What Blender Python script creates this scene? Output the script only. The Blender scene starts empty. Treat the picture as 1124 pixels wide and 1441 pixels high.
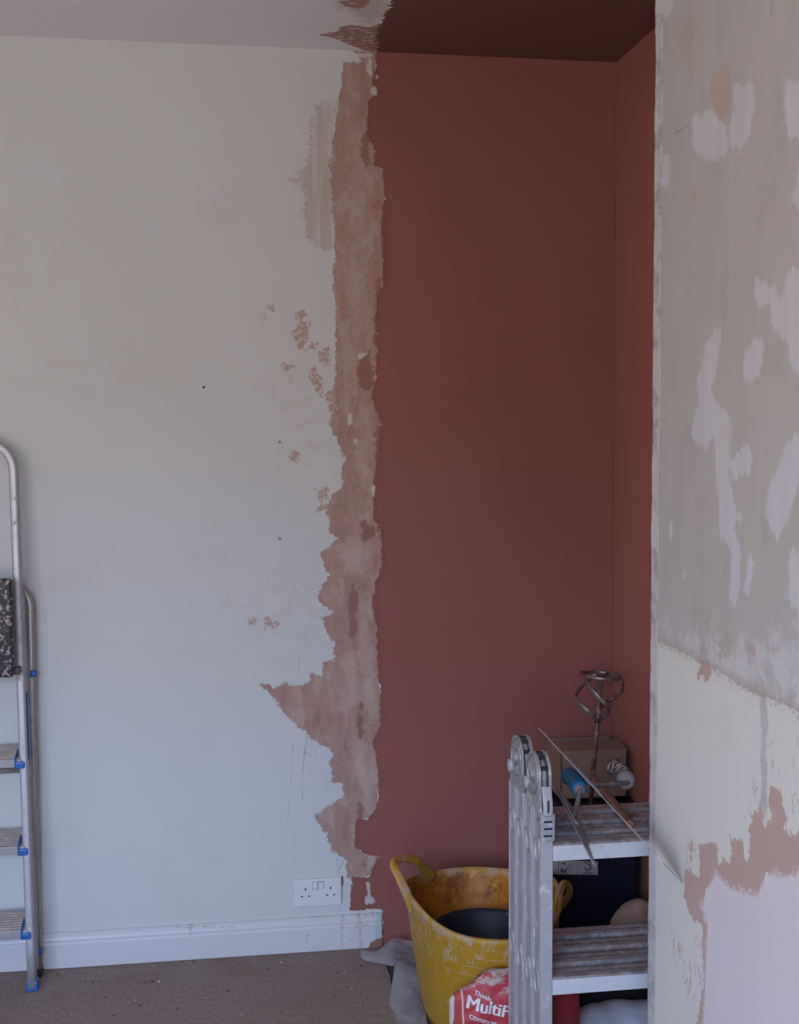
import bpy, bmesh, math, random
import numpy as np
from mathutils import Vector, Matrix, noise as mnoise

random.seed(7)
np.random.seed(7)
scene = bpy.context.scene
COL = scene.collection
V = Vector

# ------------------------------------------------------------------ camera
F_PX, YAW, PITCH, ROLL = 1795.1, 0.1567, 0.05937, -0.0035
CAM_H = 1.596
WALL_Y, CEIL_Z, ALC_X, BREAST_X, BREAST_Y = 3.88, 2.752, 1.2995, 0.9896, 2.69
LEFT_X, REAR_Y = -2.7, -0.55
_fwd = V((math.sin(YAW) * math.cos(PITCH), math.cos(YAW) * math.cos(PITCH), -math.sin(PITCH)))
_right = V((math.cos(YAW), -math.sin(YAW), 0))
_up = _right.cross(_fwd)
R2 = _right * math.cos(ROLL) + _up * math.sin(ROLL)
U2 = _up * math.cos(ROLL) - _right * math.sin(ROLL)
CAM = V((0, 0, CAM_H))
cam_data = bpy.data.cameras.new('camera')
cam_data.sensor_fit = 'VERTICAL'
cam_data.sensor_height = 36.0
cam_data.lens = F_PX * 36.0 / 1441.0
cam_data.clip_start = 0.05
cam = bpy.data.objects.new('camera', cam_data)
COL.objects.link(cam)
cam.matrix_world = Matrix(((R2.x, U2.x, -_fwd.x, 0), (R2.y, U2.y, -_fwd.y, 0), (R2.z, U2.z, -_fwd.z, CAM_H), (0, 0, 0, 1)))
scene.camera = cam

# ------------------------------------------------------------------ world, daylight, exposure
world = bpy.data.worlds.new('world')
scene.world = world
world.use_nodes = True
SKY = (13.4, 16.6, 25.5)                 # open blue sky
GROUND = (10.5, 8.8, 8.4)                # sunlit street and housefronts opposite
_wn = world.node_tree.nodes; _wl = world.node_tree.links
_bg = _wn['Background']
_tcw = _wn.new('ShaderNodeTexCoord'); _spw = _wn.new('ShaderNodeSeparateXYZ'); _mrw = _wn.new('ShaderNodeMapRange'); _mxw = _wn.new('ShaderNodeMix')
_mxw.data_type = 'RGBA'
_mrw.inputs['From Min'].default_value = 0.07; _mrw.inputs['From Max'].default_value = 0.14
_wl.new(_tcw.outputs['Generated'], _spw.inputs[0]); _wl.new(_spw.outputs[2], _mrw.inputs['Value']); _wl.new(_mrw.outputs[0], _mxw.inputs[0])
_mxw.inputs[6].default_value = (*GROUND, 1); _mxw.inputs[7].default_value = (*SKY, 1)
_wl.new(_mxw.outputs[2], _bg.inputs['Color'])
_bg.inputs['Strength'].default_value = 1.0
WIN = (-2.10, 0.0, 0.75, 2.25)          # x0, x1, z0, z1 of the window in the rear wall
pl = bpy.data.lights.new('window_daylight', 'AREA')
pl.shape = 'RECTANGLE'
pl.size = WIN[1] - WIN[0]
pl.size_y = WIN[3] - WIN[2]
pl.cycles.is_portal = True
plo = bpy.data.objects.new('window_daylight', pl)
COL.objects.link(plo)
plo.location = ((WIN[0] + WIN[1]) / 2, REAR_Y - 0.15, (WIN[2] + WIN[3]) / 2)
plo.rotation_euler = (math.radians(90), 0, 0)      # local -Z -> +Y, into the room
scene.view_settings.view_transform = 'Standard'
scene.view_settings.look = 'None'
scene.view_settings.gamma = 1.0
scene.view_settings.use_curve_mapping = False
scene.view_settings.exposure = 0.0
scene.cycles.max_bounces = 8
scene.cycles.diffuse_bounces = 5
scene.cycles.transparent_max_bounces = 8

# ------------------------------------------------------------------ helpers
def ray(px, py):
    return (_fwd + R2 * ((px - 562) / F_PX) - U2 * ((py - 720.5) / F_PX))
def atY(px, py, y):
    d = ray(px, py); return CAM + d * (y / d.y)
def atX(px, py, x):
    d = ray(px, py); return CAM + d * (x / d.x)
def atZ(px, py, z):
    d = ray(px, py); return CAM + d * ((z - CAM_H) / d.z)

def new_obj(name, mesh, mat=None, parent=None):
    o = bpy.data.objects.new(name, mesh)
    COL.objects.link(o)
    if mat is not None:
        mesh.materials.clear(); mesh.materials.append(mat)
    if parent is not None:
        o.parent = parent
    return o
def obj(name, bm, mat, parent=None, smooth=False):
    me = bpy.data.meshes.new(name)
    bmesh.ops.recalc_face_normals(bm, faces=bm.faces)
    bm.to_mesh(me); bm.free()
    if smooth:
        for p in me.polygons: p.use_smooth = True
    return new_obj(name, me, mat, parent)
def tag(o, label=None, cat=None, group=None, kind=None):
    if label: o['label'] = label
    if cat: o['category'] = cat
    if group: o['group'] = group
    if kind: o['kind'] = kind
    return o
def thing(name, label, cat, loc=(0, 0, 0), group=None):
    o = bpy.data.objects.new(name, None); COL.objects.link(o)
    o.location = loc; o.empty_display_size = 0.05
    return tag(o, label, cat, group)
def local(parent, o):
    """mesh built in world space, kept there under a located empty"""
    o.matrix_parent_inverse = Matrix.Translation(-V(parent.location))
    return o

def bm_new(): return bmesh.new()
def add_box(bm, lo, hi, bevel=0.0, seg=2, M=None):
    r = bmesh.ops.create_cube(bm, size=1.0)
    vs = r['verts']
    c = [(a + b) / 2 for a, b in zip(lo, hi)]; s = [abs(b - a) for a, b in zip(lo, hi)]
    for v in vs:
        v.co = V((v.co.x * s[0] + c[0], v.co.y * s[1] + c[1], v.co.z * s[2] + c[2]))
    allv = set(vs)
    if bevel > 0:
        es = list({e for v in vs for e in v.link_edges})
        rr = bmesh.ops.bevel(bm, geom=es, offset=bevel, segments=seg, affect='EDGES', profile=0.5)
        allv = set(v for v in vs if v.is_valid) | set(rr['verts'])
    if M is not None:
        for v in allv: v.co = M @ v.co
    return allv
def add_cyl(bm, p0, p1, r0, r1=None, n=20, caps=True):
    p0, p1 = V(p0), V(p1); r1 = r0 if r1 is None else r1
    d = (p1 - p0).normalized()
    a = d.orthogonal().normalized(); b = d.cross(a)
    ra = [bm.verts.new(p0 + (a * math.cos(t) + b * math.sin(t)) * r0) for t in [2 * math.pi * i / n for i in range(n)]]
    rb = [bm.verts.new(p1 + (a * math.cos(t) + b * math.sin(t)) * r1) for t in [2 * math.pi * i / n for i in range(n)]]
    for i in range(n): bm.faces.new((ra[i], ra[(i + 1) % n], rb[(i + 1) % n], rb[i]))
    if caps: bm.faces.new(ra[::-1]); bm.faces.new(rb)
def sweep(bm, pts, prof, ref, closed=False, caps=True, scale=None):
    """sweep 2-D profile (a along side, b along ref-ish normal) along pts"""
    pts = [V(p) for p in pts]; n = len(pts); rings = []
    for i, p in enumerate(pts):
        if closed: t = (pts[(i + 1) % n] - pts[i - 1]).normalized()
        else: t = (pts[min(i + 1, n - 1)] - pts[max(i - 1, 0)]).normalized()
        rf = V(ref(i)) if callable(ref) else V(ref)
        side = t.cross(rf).normalized(); nn = side.cross(t).normalized()
        k = scale[i] if scale else 1
        rings.append([bm.verts.new(p + side * a * k + nn * b * k) for a, b in prof])
    m = len(prof)
    rng = range(n) if closed else range(n - 1)
    for i in rng:
        r0, r1 = rings[i], rings[(i + 1) % n]
        for j in range(m): bm.faces.new((r0[j], r0[(j + 1) % m], r1[(j + 1) % m], r1[j]))
    if caps and not closed:
        bm.faces.new(rings[0][::-1]); bm.faces.new(rings[-1])
def circ(r, n=12, sx=1, sy=1):
    return [(r * sx * math.cos(2 * math.pi * i / n), r * sy * math.sin(2 * math.pi * i / n)) for i in range(n)]
def rrect(w, h, r, n=3):
    out = []
    for cx, cy, a0 in ((w / 2 - r, h / 2 - r, 0), (-w / 2 + r, h / 2 - r, 90), (-w / 2 + r, -h / 2 + r, 180), (w / 2 - r, -h / 2 + r, 270)):
        for i in range(n + 1):
            a = math.radians(a0 + 90 * i / n); out.append((cx + r * math.cos(a), cy + r * math.sin(a)))
    return out
def prism(bm, poly, axis_fn, t0, t1):
    """extrude polygon: axis_fn(a, b, t) -> point"""
    A = [bm.verts.new(axis_fn(a, b, t0)) for a, b in poly]; B = [bm.verts.new(axis_fn(a, b, t1)) for a, b in poly]
    n = len(poly)
    for i in range(n): bm.faces.new((A[i], A[(i + 1) % n], B[(i + 1) % n], B[i]))
    bm.faces.new(A[::-1]); bm.faces.new(B)
def smooth_path(pts, n=8, closed=False):
    pts = [V(p) for p in pts]; out = []; N = len(pts)
    rng = N if closed else N - 1
    for i in range(rng):
        if closed: p0, p1, p2, p3 = pts[i - 1], pts[i], pts[(i + 1) % N], pts[(i + 2) % N]
        else: p0, p1, p2, p3 = pts[max(i - 1, 0)], pts[i], pts[i + 1], pts[min(i + 2, N - 1)]
        for k in range(n):
            t = k / n
            out.append(0.5 * ((2 * p1) + (p2 - p0) * t + (2 * p0 - 5 * p1 + 4 * p2 - p3) * t * t + (3 * p1 - p0 - 3 * p2 + p3) * t ** 3))
    if not closed: out.append(pts[-1])
    return out

# ------------------------------------------------------------------ material helpers
class MT:
    def __init__(s, name, rough=0.6, metal=0.0, spec=0.5):
        s.m = bpy.data.materials.new(name); s.m.use_nodes = True
        s.nt = s.m.node_tree; s.b = s.nt.nodes['Principled BSDF']; s.out = s.nt.nodes['Material Output']
        s.b.inputs['Roughness'].default_value = rough; s.b.inputs['Metallic'].default_value = metal
        s.b.inputs['Specular IOR Level'].default_value = spec
        s._tc = None
    def n(s, t): return s.nt.nodes.new(t)
    def l(s, a, b): s.nt.links.new(a, b)
    def set(s, sock, val):
        if hasattr(val, 'is_output') or isinstance(val, bpy.types.NodeSocket): s.l(val, sock)
        elif isinstance(val, (tuple, list)): sock.default_value = (*val, 1) if len(val) == 3 and len(sock.default_value) == 4 else val
        else: sock.default_value = val
    def co(s, kind='Object'):
        if s._tc is None: s._tc = s.n('ShaderNodeTexCoord')
        return s._tc.outputs[kind]
    def mapped(s, sc, kind='Object', rot=(0, 0, 0), loc=(0, 0, 0)):
        m = s.n('ShaderNodeMapping'); s.l(s.co(kind), m.inputs[0]); m.inputs['Scale'].default_value = sc
        m.inputs['Rotation'].default_value = rot; m.inputs['Location'].default_value = loc
        return m.outputs[0]
    def noise(s, scale, detail=4, rough=0.6, vec=None, dist=0.0):
        n = s.n('ShaderNodeTexNoise'); n.inputs['Scale'].default_value = scale; n.inputs['Detail'].default_value = detail
        n.inputs['Roughness'].default_value = rough; n.inputs['Distortion'].default_value = dist
        s.l(vec if vec is not None else s.co(), n.inputs['Vector']); return n.outputs['Fac']
    def math(s, op, a, b=0.5, c=0.0):
        n = s.n('ShaderNodeMath'); n.operation = op
        for i, x in enumerate((a, b, c)): s.set(n.inputs[i], x)
        return n.outputs[0]
    def ramp(s, fac, lo, hi):
        n = s.n('ShaderNodeMapRange'); n.clamp = True; n.interpolation_type = 'SMOOTHSTEP'
        s.set(n.inputs['Value'], fac); s.set(n.inputs['From Min'], lo); s.set(n.inputs['From Max'], hi)
        return n.outputs['Result']
    def mix(s, fac, a, b, mode='MIX'):
        n = s.n('ShaderNodeMix'); n.data_type = 'RGBA'; n.blend_type = mode
        s.set(n.inputs[0], fac); s.set(n.inputs[6], a); s.set(n.inputs[7], b)
        return n.outputs[2]
    def attr(s, name):
        n = s.n('ShaderNodeAttribute'); n.attribute_name = name; return n.outputs['Fac']
    def mask(s, name, noise, amp=0.012, soft=0.003):
        """signed-distance attribute roughened by noise -> 0..1"""
        v = s.math('MULTIPLY_ADD', s.math('SUBTRACT', noise, 0.5), amp * 2, s.attr(name))
        return s.ramp(v, -soft, soft)
    def color(s, c): s.set(s.b.inputs['Base Color'], c)
    def rough(s, c): s.set(s.b.inputs['Roughness'], c)
    def bump(s, h, strength=0.3, dist=0.002):
        n = s.n('ShaderNodeBump'); n.inputs['Strength'].default_value = strength; n.inputs['Distance'].default_value = dist
        s.set(n.inputs['Height'], h); s.l(n.outputs[0], s.b.inputs['Normal'])

def simple(name, c, rough=0.6, metal=0.0, var=0.12, scale=30, bump=0.0, dirt=None, dirt_amt=(0.6, 0.7), dscale=18):
    m = MT(name, rough, metal)
    n = m.noise(scale, 5)
    lo = tuple(x * (1 - var) for x in c); hi = tuple(min(1, x * (1 + var)) for x in c)
    col = m.mix(n, lo, hi)
    if dirt is not None:
        d = m.ramp(m.noise(dscale, 8, 0.68), *dirt_amt)
        col = m.mix(d, col, dirt)
        if metal > 0: m.set(m.b.inputs['Metallic'], m.math('MULTIPLY', m.math('SUBTRACT', 1.0, d), metal))
        m.rough(m.math('MULTIPLY_ADD', d, 0.85 - rough, rough))
    m.color(col)
    if bump: m.bump(m.noise(scale * 4, 4), bump)
    return m.m

# reflectances
C_WHITE = (0.63, 0.66, 0.62)
C_CEIL = (0.62, 0.585, 0.60)
C_BROWN = (0.200, 0.078, 0.060)
C_PINK = (0.46, 0.295, 0.245)
C_PALE = (0.60, 0.49, 0.43)

# ------------------------------------------------------------------ signed distance layers
def sdf_poly(P, poly):
    """P (n,2), poly (m,2): positive inside"""
    a = poly; b = np.roll(poly, -1, 0)
    d2 = np.full(len(P), 1e9); ins = np.zeros(len(P), bool)
    for (ax, ay), (bx, by) in zip(a, b):
        ex, ey = bx - ax, by - ay; wx, wy = P[:, 0] - ax, P[:, 1] - ay
        t = np.clip((wx * ex + wy * ey) / (ex * ex + ey * ey + 1e-12), 0, 1)
        d2 = np.minimum(d2, (wx - ex * t) ** 2 + (wy - ey * t) ** 2)
        c = ((ay > P[:, 1]) != (by > P[:, 1]))
        with np.errstate(divide='ignore', invalid='ignore'):
            ins ^= c & (P[:, 0] < ex * (P[:, 1] - ay) / (ey if ey else 1e-12) + ax)
    return np.where(ins, 1, -1) * np.sqrt(d2)
def sdf_line(P, pts, w):
    d2 = np.full(len(P), 1e9)
    for (ax, ay), (bx, by) in zip(pts[:-1], pts[1:]):
        ex, ey = bx - ax, by - ay; wx, wy = P[:, 0] - ax, P[:, 1] - ay
        t = np.clip((wx * ex + wy * ey) / (ex * ex + ey * ey + 1e-12), 0, 1)
        d2 = np.minimum(d2, (wx - ex * t) ** 2 + (wy - ey * t) ** 2)
    return w - np.sqrt(d2)
def ell(cx, cy, rx, ry, rot=0, n=14):
    r = math.radians(rot); out = []
    for i in range(n):
        a = 2 * math.pi * i / n; k = 1 + 0.12 * math.sin(3 * a + cx)
        x, y = rx * k * math.cos(a), ry * k * math.sin(a)
        out.append((cx + x * math.cos(r) - y * math.sin(r), cy + x * math.sin(r) + y * math.cos(r)))
    return out
def crop(x0, y0, s, pts): return [(x0 + a / s, y0 + b / s) for a, b in pts]

def grid_lines(a, b, fine, step, coarse):
    """coordinates from a to b with a fine stretch"""
    f0, f1 = fine
    L = []
    if f0 > a: L += list(np.linspace(a, f0, max(2, int(abs(f0 - a) / coarse) + 1))[:-1])
    L += list(np.linspace(f0, f1, int(abs(f1 - f0) / step) + 1))
    if f1 < b: L += list(np.linspace(f1, b, max(2, int(abs(b - f1) / coarse) + 1))[1:])
    return np.array(L)
def grid_wall(name, us, vs, to3, layers, mat, flip=False, warp=None):
    U, W = np.meshgrid(us, vs, indexing='ij')
    P = np.stack([U.ravel(), W.ravel()], 1)
    co = to3(P)
    nu, nv = len(us), len(vs)
    idx = np.arange(nu * nv).reshape(nu, nv)
    q = np.stack([idx[:-1, :-1], idx[1:, :-1], idx[1:, 1:], idx[:-1, 1:]], -1).reshape(-1, 4)
    if flip: q = q[:, ::-1]
    me = bpy.data.meshes.new(name)
    me.vertices.add(len(co)); me.vertices.foreach_set('co', co.astype(np.float32).ravel())
    me.loops.add(q.size); me.loops.foreach_set('vertex_index', q.astype(np.int32).ravel())
    me.polygons.add(len(q)); me.polygons.foreach_set('loop_start', np.arange(0, q.size, 4, dtype=np.int32))
    me.polygons.foreach_set('loop_total', np.full(len(q), 4, np.int32))
    me.update(calc_edges=True); me.validate()
    for lname, items in layers.items():
        val = np.full(len(P), -0.08)
        for it in items:
            if isinstance(it, tuple) and it[0] == 'line':
                pts = np.array(it[2]); val = np.maximum(val, sdf_line(P, pts, it[1])); continue
            poly = np.array(it)
            lo, hi = poly.min(0) - 0.08, poly.max(0) + 0.08
            sel = np.where((P[:, 0] > lo[0]) & (P[:, 0] < hi[0]) & (P[:, 1] > lo[1]) & (P[:, 1] < hi[1]))[0]
            if len(sel): val[sel] = np.maximum(val[sel], np.clip(sdf_poly(P[sel], poly), -0.08, 0.08))
        at = me.attributes.new(lname, 'FLOAT', 'POINT'); at.data.foreach_set('value', val.astype(np.float32))
    return new_obj(name, me, mat)

# ================================================================== THE SETTING
# ---- back wall
def pxB(pts): return [(lambda p: (p.x, p.z))(atY(x, y, WALL_Y)) for x, y in pts]
def e(*a, **k): return pxB(ell(*a, **k))
bnd_r = [(529, 62), (529, 87), (524, 117), (531, 133), (518, 140), (515, 187), (526, 210), (526, 233), (539, 238), (540, 280), (536, 306), (538, 350),
         (538, 402), (528, 422), (529, 460), (530, 497), (528, 530), (522, 560), (535, 595), (530, 638), (525, 682), (526, 732), (535, 743), (537, 797), (528, 821),
         (524, 850), (528, 880), (530, 910), (531, 943), (535, 991), (535, 1019), (523, 1046), (528, 1059), (532, 1098), (529, 1141), (517, 1153),
         (500, 1153), (499, 1193), (511, 1200), (532, 1205), (523, 1223), (520, 1234)]
brown_poly = bnd_r + [(496, 1234), (492, 1281), (506, 1282), (520, 1279), (538, 1279), (538, 1420), (900, 1400), (900, 40)]
bnd_l = [(494, 1234), (489, 1233), (488, 1211), (467, 1199), (459, 1173), (441, 1150), (459, 1135), (482, 1120), (482, 1103), (468, 1101), (465, 1071), (468, 1059),
         (432, 1033), (404, 1007), (380, 979), (368, 963), (377, 963), (385, 967), (396, 962), (402, 959), (410, 963), (422, 964), (438, 956), (438, 948), (451, 950),
         (454, 934), (470, 929), (471, 903), (468, 906), (459, 891), (452, 869), (474, 862), (448, 848), (452, 830), (464, 808), (448, 779), (475, 757),
         (466, 752), (459, 725), (466, 696), (481, 685), (484, 646), (474, 620), (461, 595), (475, 573), (472, 555), (472, 422), (470, 414), (471, 344),
         (468, 300), (466, 262), (464, 235), (470, 187), (475, 163), (480, 122), (484, 89), (510, 88), (500, 76), (490, 68)]
pink_poly = [(x + 4, y) for x, y in bnd_r] + bnd_l
layers_back = {
    'brown': [pxB(brown_poly)],
    'pink': [pxB(pink_poly)],
    'blotch': [e(515, 526, 12, 28), e(517, 748, 11, 14), e(496, 862, 6, 40), e(507, 1012, 4, 26), e(533, 450, 7, 60), e(512, 1215, 4, 6), e(533, 610, 4, 60),
               e(532, 690, 5, 60), e(514, 215, 6, 25), e(506, 1140, 3, 14), e(534, 860, 5, 45), e(495, 895, 4, 8), e(520, 1170, 16, 20), e(585, 470, 5, 18)],
    'spot': [e(425, 470, 12, 20), e(424, 448, 6, 12), e(405, 515, 9, 4), e(444, 535, 7, 24, -18), e(457, 503, 8, 13), e(381, 433, 6, 3, 20), e(414, 644, 5, 6),
             e(454, 700, 8, 9), e(380, 877, 10, 7, 30), e(456, 690, 7, 6), e(468, 562, 9, 14), e(371, 443, 3, 3), e(437, 488, 8, 5, -50), e(452, 715, 12, 3, -30),
             e(357, 874, 4, 4), e(426, 1255, 0.1, 0.1)],
    'faint': [e(452, 205, 22, 50), e(440, 590, 26, 60), e(425, 650, 18, 40), e(400, 850, 50, 40), e(450, 225, 30, 30), e(420, 880, 25, 30), e(415, 560, 22, 40), e(438, 700, 22, 40)],
    'pale': [e(505, 220, 10, 40), e(518, 690, 5, 50), e(515, 650, 10, 60), e(500, 780, 24, 24), e(520, 980, 10, 40), e(512, 1090, 16, 50), e(518, 1218, 10, 12), e(505, 300, 12, 60),
             e(515, 900, 9, 60), e(500, 400, 16, 80), e(490, 960, 20, 40), e(518, 600, 8, 30), e(487, 520, 12, 60)],
    'white': [e(526, 128, 5, 6), e(518, 1246, 3, 6), e(517, 1267, 4, 5), e(523, 1267, 4, 5), e(519, 1256, 2, 8), e(530, 108, 2, 3), e(462, 590, 3, 6), e(525, 690, 3, 8), e(500, 620, 3, 5),
              e(505, 78, 18, 3), e(492, 590, 4, 9), e(510, 500, 7, 3, -25), e(520, 95, 4, 12)],
    'thin': [pxB([(442, 150), (478, 140), (474, 255), (414, 256), (430, 228), (436, 190)]), pxB([(410, 250), (470, 240), (472, 348), (440, 354), (431, 336), (428, 276)])],
    'scratch': [('line', 0.0022, pxB([(432, 1035), (428, 1062), (426, 1090), (425, 1127)])), ('line', 0.0018, pxB([(427, 1060), (446, 1063)])),
                ('line', 0.0012, pxB([(413, 1030), (408, 1120), (404, 1160)])), ('line', 0.0014, pxB([(421, 900), (420, 960)])),
                ('line', 0.0018, pxB([(539, 240), (538, 420), (539, 700), (538, 960), (537, 1150), (538, 1280)])), ('line', 0.0016, pxB([(474, 1208), (476, 1228)])),
                ('line', 0.0016, pxB([(485, 1208), (478, 1222), (476, 1232)])), ('line', 0.0016, pxB([(482, 1240), (481, 1270), (478, 1284)])),
                ('line', 0.0012, pxB([(462, 1098), (457, 1112)])), ('line', 0.0010, pxB([(150, 1145), (230, 1128)]))],
}
def wall_back_material():
    m = MT('back_wall_plaster_and_paint', 0.75, 0, 0.3)
    nfine = m.noise(130, 6, 0.68)
    nz = m.math('ADD', m.math('MULTIPLY', m.noise(30, 8, 0.68), 0.6), m.math('MULTIPLY', nfine, 0.4))
    streak = m.noise(14, 7, 0.65, m.mapped((3.2, 1, 0.16)))
    worn = m.noise(17, 8, 0.68, m.mapped((1.3, 1, 0.6), loc=(2, 0, 5)))
    big = m.noise(1.3, 3)
    paint = m.mix(big, (0.535, 0.545, 0.535), (0.57, 0.585, 0.575))
    paint = m.mix(m.math('MULTIPLY', m.ramp(m.noise(5, 6), 0.52, 0.75), 0.22), paint, (0.45, 0.43, 0.40))
    # pink dry plaster
    pink = m.mix(streak, (0.31, 0.18, 0.145), (0.44, 0.285, 0.24))
    pink = m.mix(m.math('MULTIPLY', m.ramp(worn, 0.50, 0.62), 0.55), pink, (0.47, 0.36, 0.31))
    pink = m.mix(m.math('MULTIPLY', m.ramp(worn, 0.46, 0.36), 0.5), pink, (0.27, 0.135, 0.105))
    pink = m.mix(m.math('MULTIPLY', m.mask('pale', nz, 0.10, 0.03), 0.40), pink, (0.50, 0.40, 0.345))
    pink = m.mix(m.math('MULTIPLY', m.ramp(nfine, 0.58, 0.68), 0.25), pink, (0.54, 0.46, 0.41))
    brown = m.mix(m.noise(2.2, 5, 0.55), (0.22, 0.072, 0.056), (0.285, 0.100, 0.080))
    brown = m.mix(m.math('MULTIPLY', m.noise(9, 8, 0.7, m.mapped((1, 1, 0.35))), 0.3), brown, (0.27, 0.095, 0.08))
    col = paint
    th = m.math('MULTIPLY', m.mask('thin', nz, 0.09, 0.012), m.ramp(m.math('ADD', m.math('MULTIPLY', streak, 0.7), m.math('MULTIPLY', nz, 0.3)), 0.36, 0.60))
    col = m.mix(m.math('MULTIPLY', th, 0.75), col, m.mix(streak, (0.36, 0.25, 0.205), (0.47, 0.36, 0.315)))
    fa = m.math('MULTIPLY', m.math('MULTIPLY', m.mask('faint', nz, 0.14, 0.03), m.ramp(nz, 0.50, 0.60)), 0.32)
    col = m.mix(fa, col, (0.50, 0.38, 0.31))
    col = m.mix(m.math('MULTIPLY', m.mask('spot', nz, 0.055, 0.005), m.math('MULTIPLY_ADD', m.ramp(nfine, 0.40, 0.56), 0.6, 0.3)), col, m.mix(nfine, (0.30, 0.145, 0.095), (0.47, 0.32, 0.26)))
    mp = m.mask('pink', nz, 0.034, 0.0022)
    patch = m.ramp(m.math('ADD', nz, m.math('MULTIPLY', m.attr('pink'), -6.0)), 0.62, 0.66)
    col = m.mix(m.math('MULTIPLY', mp, m.math('SUBTRACT', 1.0, m.math('MULTIPLY', patch, 0.5))), col, pink)
    col = m.mix(m.math('MULTIPLY', m.mask('blotch', nz, 0.05, 0.004), 0.8), col, m.mix(nfine, (0.19, 0.075, 0.055), (0.30, 0.14, 0.11)))
    mb = m.mask('brown', nz, 0.022, 0.0018)
    col = m.mix(mb, col, brown)
    col = m.mix(m.math('MULTIPLY', m.ramp(m.attr('scratch'), -0.0012, 0.0008), m.math('MULTIPLY', m.ramp(nz, 0.42, 0.58), 0.5)), col, (0.19, 0.095, 0.08))
    col = m.mix(m.math('MULTIPLY', m.mask('white', nz, 0.014, 0.002), 0.8), col, (0.56, 0.53, 0.49))
    m.color(col)
    h = m.math('ADD', m.math('MULTIPLY', mp, 0.6), m.math('ADD', m.math('MULTIPLY', mb, 0.5), m.math('MULTIPLY', nfine, 0.12)))
    m.bump(h, 0.6, 0.002)
    m.rough(m.math('MULTIPLY_ADD', mb, -0.15, 0.78))
    return m.m
xs = grid_lines(LEFT_X - .1, ALC_X + .05, (atY(345, 700, WALL_Y).x, atY(552, 700, WALL_Y).x), 0.0036, 0.25)
zs = np.concatenate([[-0.06], np.linspace(0, CEIL_Z, 760), [CEIL_Z + 0.06]])
wb = grid_wall('wall_back', xs, zs, lambda P: np.stack([P[:, 0], np.full(len(P), WALL_Y), P[:, 1]], 1), layers_back, wall_back_material())
tag(wb, 'rear wall, chalky white paint at left and fresh brown plaster at right', kind='structure')

# ---- ceiling
def pxC(pts): return [(lambda p: (p.x, p.y))(atZ(x, y, CEIL_Z)) for x, y in pts]
ceil_brown = [(548, -60), (552, 0), (546, 12), (540, 24), (534, 38), (530, 50), (529, 62), (529, 75), (700, 95), (1000, 100), (1100, -60)]
ceil_pink = [(470, 45), (449, 49), (462, 52), (480, 58), (500, 66), (515, 71), (530, 74), (536, 50), (545, 30), (520, 38), (505, 44), (495, 38)]
layers_ceil = {'brown': [pxC(ceil_brown)], 'pink': [pxC(ceil_pink), pxC(ell(498, 40, 22, 4)), pxC(ell(500, 4, 20, 8))],
               'pale': [pxC([(480, -60), (478, 8), (500, 22), (520, 34), (548, 16), (552, -60)])]}
mc = MT('ceiling_paint', 0.8, 0, 0.3)
nz = mc.math('ADD', mc.math('MULTIPLY', mc.noise(32, 8, 0.68), 0.6), mc.math('MULTIPLY', mc.noise(130, 5, 0.65), 0.4))
colr = mc.mix(mc.noise(2, 4), (0.79, 0.775, 0.77), (0.83, 0.815, 0.81))
colr = mc.mix(mc.math('MULTIPLY', mc.mask('pale', nz, 0.12, 0.03), 0.55), colr, (0.50, 0.37, 0.315))
flk = mc.ramp(mc.noise(60, 6, 0.6, mc.mapped((0.5, 1.6, 1))), 0.36, 0.46)
colr = mc.mix(mc.math('MULTIPLY', mc.mask('pink', nz, 0.04, 0.003), flk), colr, (0.40, 0.22, 0.17))
colr = mc.mix(mc.mask('brown', nz, 0.05, 0.003), colr, (0.185, 0.070, 0.054))
mc.color(colr); mc.bump(nz, 0.15, 0.002)
ce = grid_wall('ceiling', grid_lines(LEFT_X - .1, ALC_X + .1, (0.05, 0.75), 0.005, 0.3), grid_lines(REAR_Y, WALL_Y, (3.2, WALL_Y), 0.005, 0.5),
               lambda P: np.stack([P[:, 0], P[:, 1], np.full(len(P), CEIL_Z)], 1), layers_ceil, mc.m, flip=True)
tag(ce, 'pale pinkish ceiling, fresh brown plaster over the alcove', kind='structure')

# ---- alcove side wall and the return of the breast
mb_ = MT('alcove_brown_plaster', 0.65, 0, 0.3)
colb = mb_.mix(mb_.noise(2.0, 5), (0.345, 0.128, 0.094), (0.415, 0.160, 0.120))
mb_.color(colb); mb_.bump(mb_.noise(60, 4), 0.12, 0.002)
bm = bm_new()
nzv = 60
cols = []
for i, y in enumerate(np.linspace(BREAST_Y, WALL_Y, 6)):
    cols.append([bm.verts.new((ALC_X + (0.003 * mnoise.noise(V((y * 3, z * 2.2, 1))) if 0 < i < 5 else 0), y, z)) for z in np.linspace(-0.06, CEIL_Z + 0.06, nzv)])
for a, b in zip(cols[:-1], cols[1:]):
    for j in range(nzv - 1): bm.faces.new((a[j], a[j + 1], b[j + 1], b[j]))
wa = obj('wall_alcove', bm, mb_.m, smooth=True); tag(wa, 'brown plastered side wall of the alcove', kind='structure')
bm = bm_new(); add_box(bm, (BREAST_X + 0.012, BREAST_Y - 0.12, 0), (ALC_X, BREAST_Y, CEIL_Z))
wr = obj('wall_return', bm, mb_.m); tag(wr, 'short brown return of the projecting wall into the alcove', kind='structure')
# settled joint in the alcove corner
bm = bm_new()
pts = [(ALC_X - 0.0012 + 0.0016 * mnoise.noise(V((0, 0, z * 5))), WALL_Y - 0.0012, z) for z in np.linspace(0.02, CEIL_Z - 0.03, 70)]
sweep(bm, pts, circ(0.0013, 6), (0, 1, 0))
cj = obj('corner_joint', bm, simple('corner_joint_plaster', (0.20, 0.075, 0.058), 0.8), wa)

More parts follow.
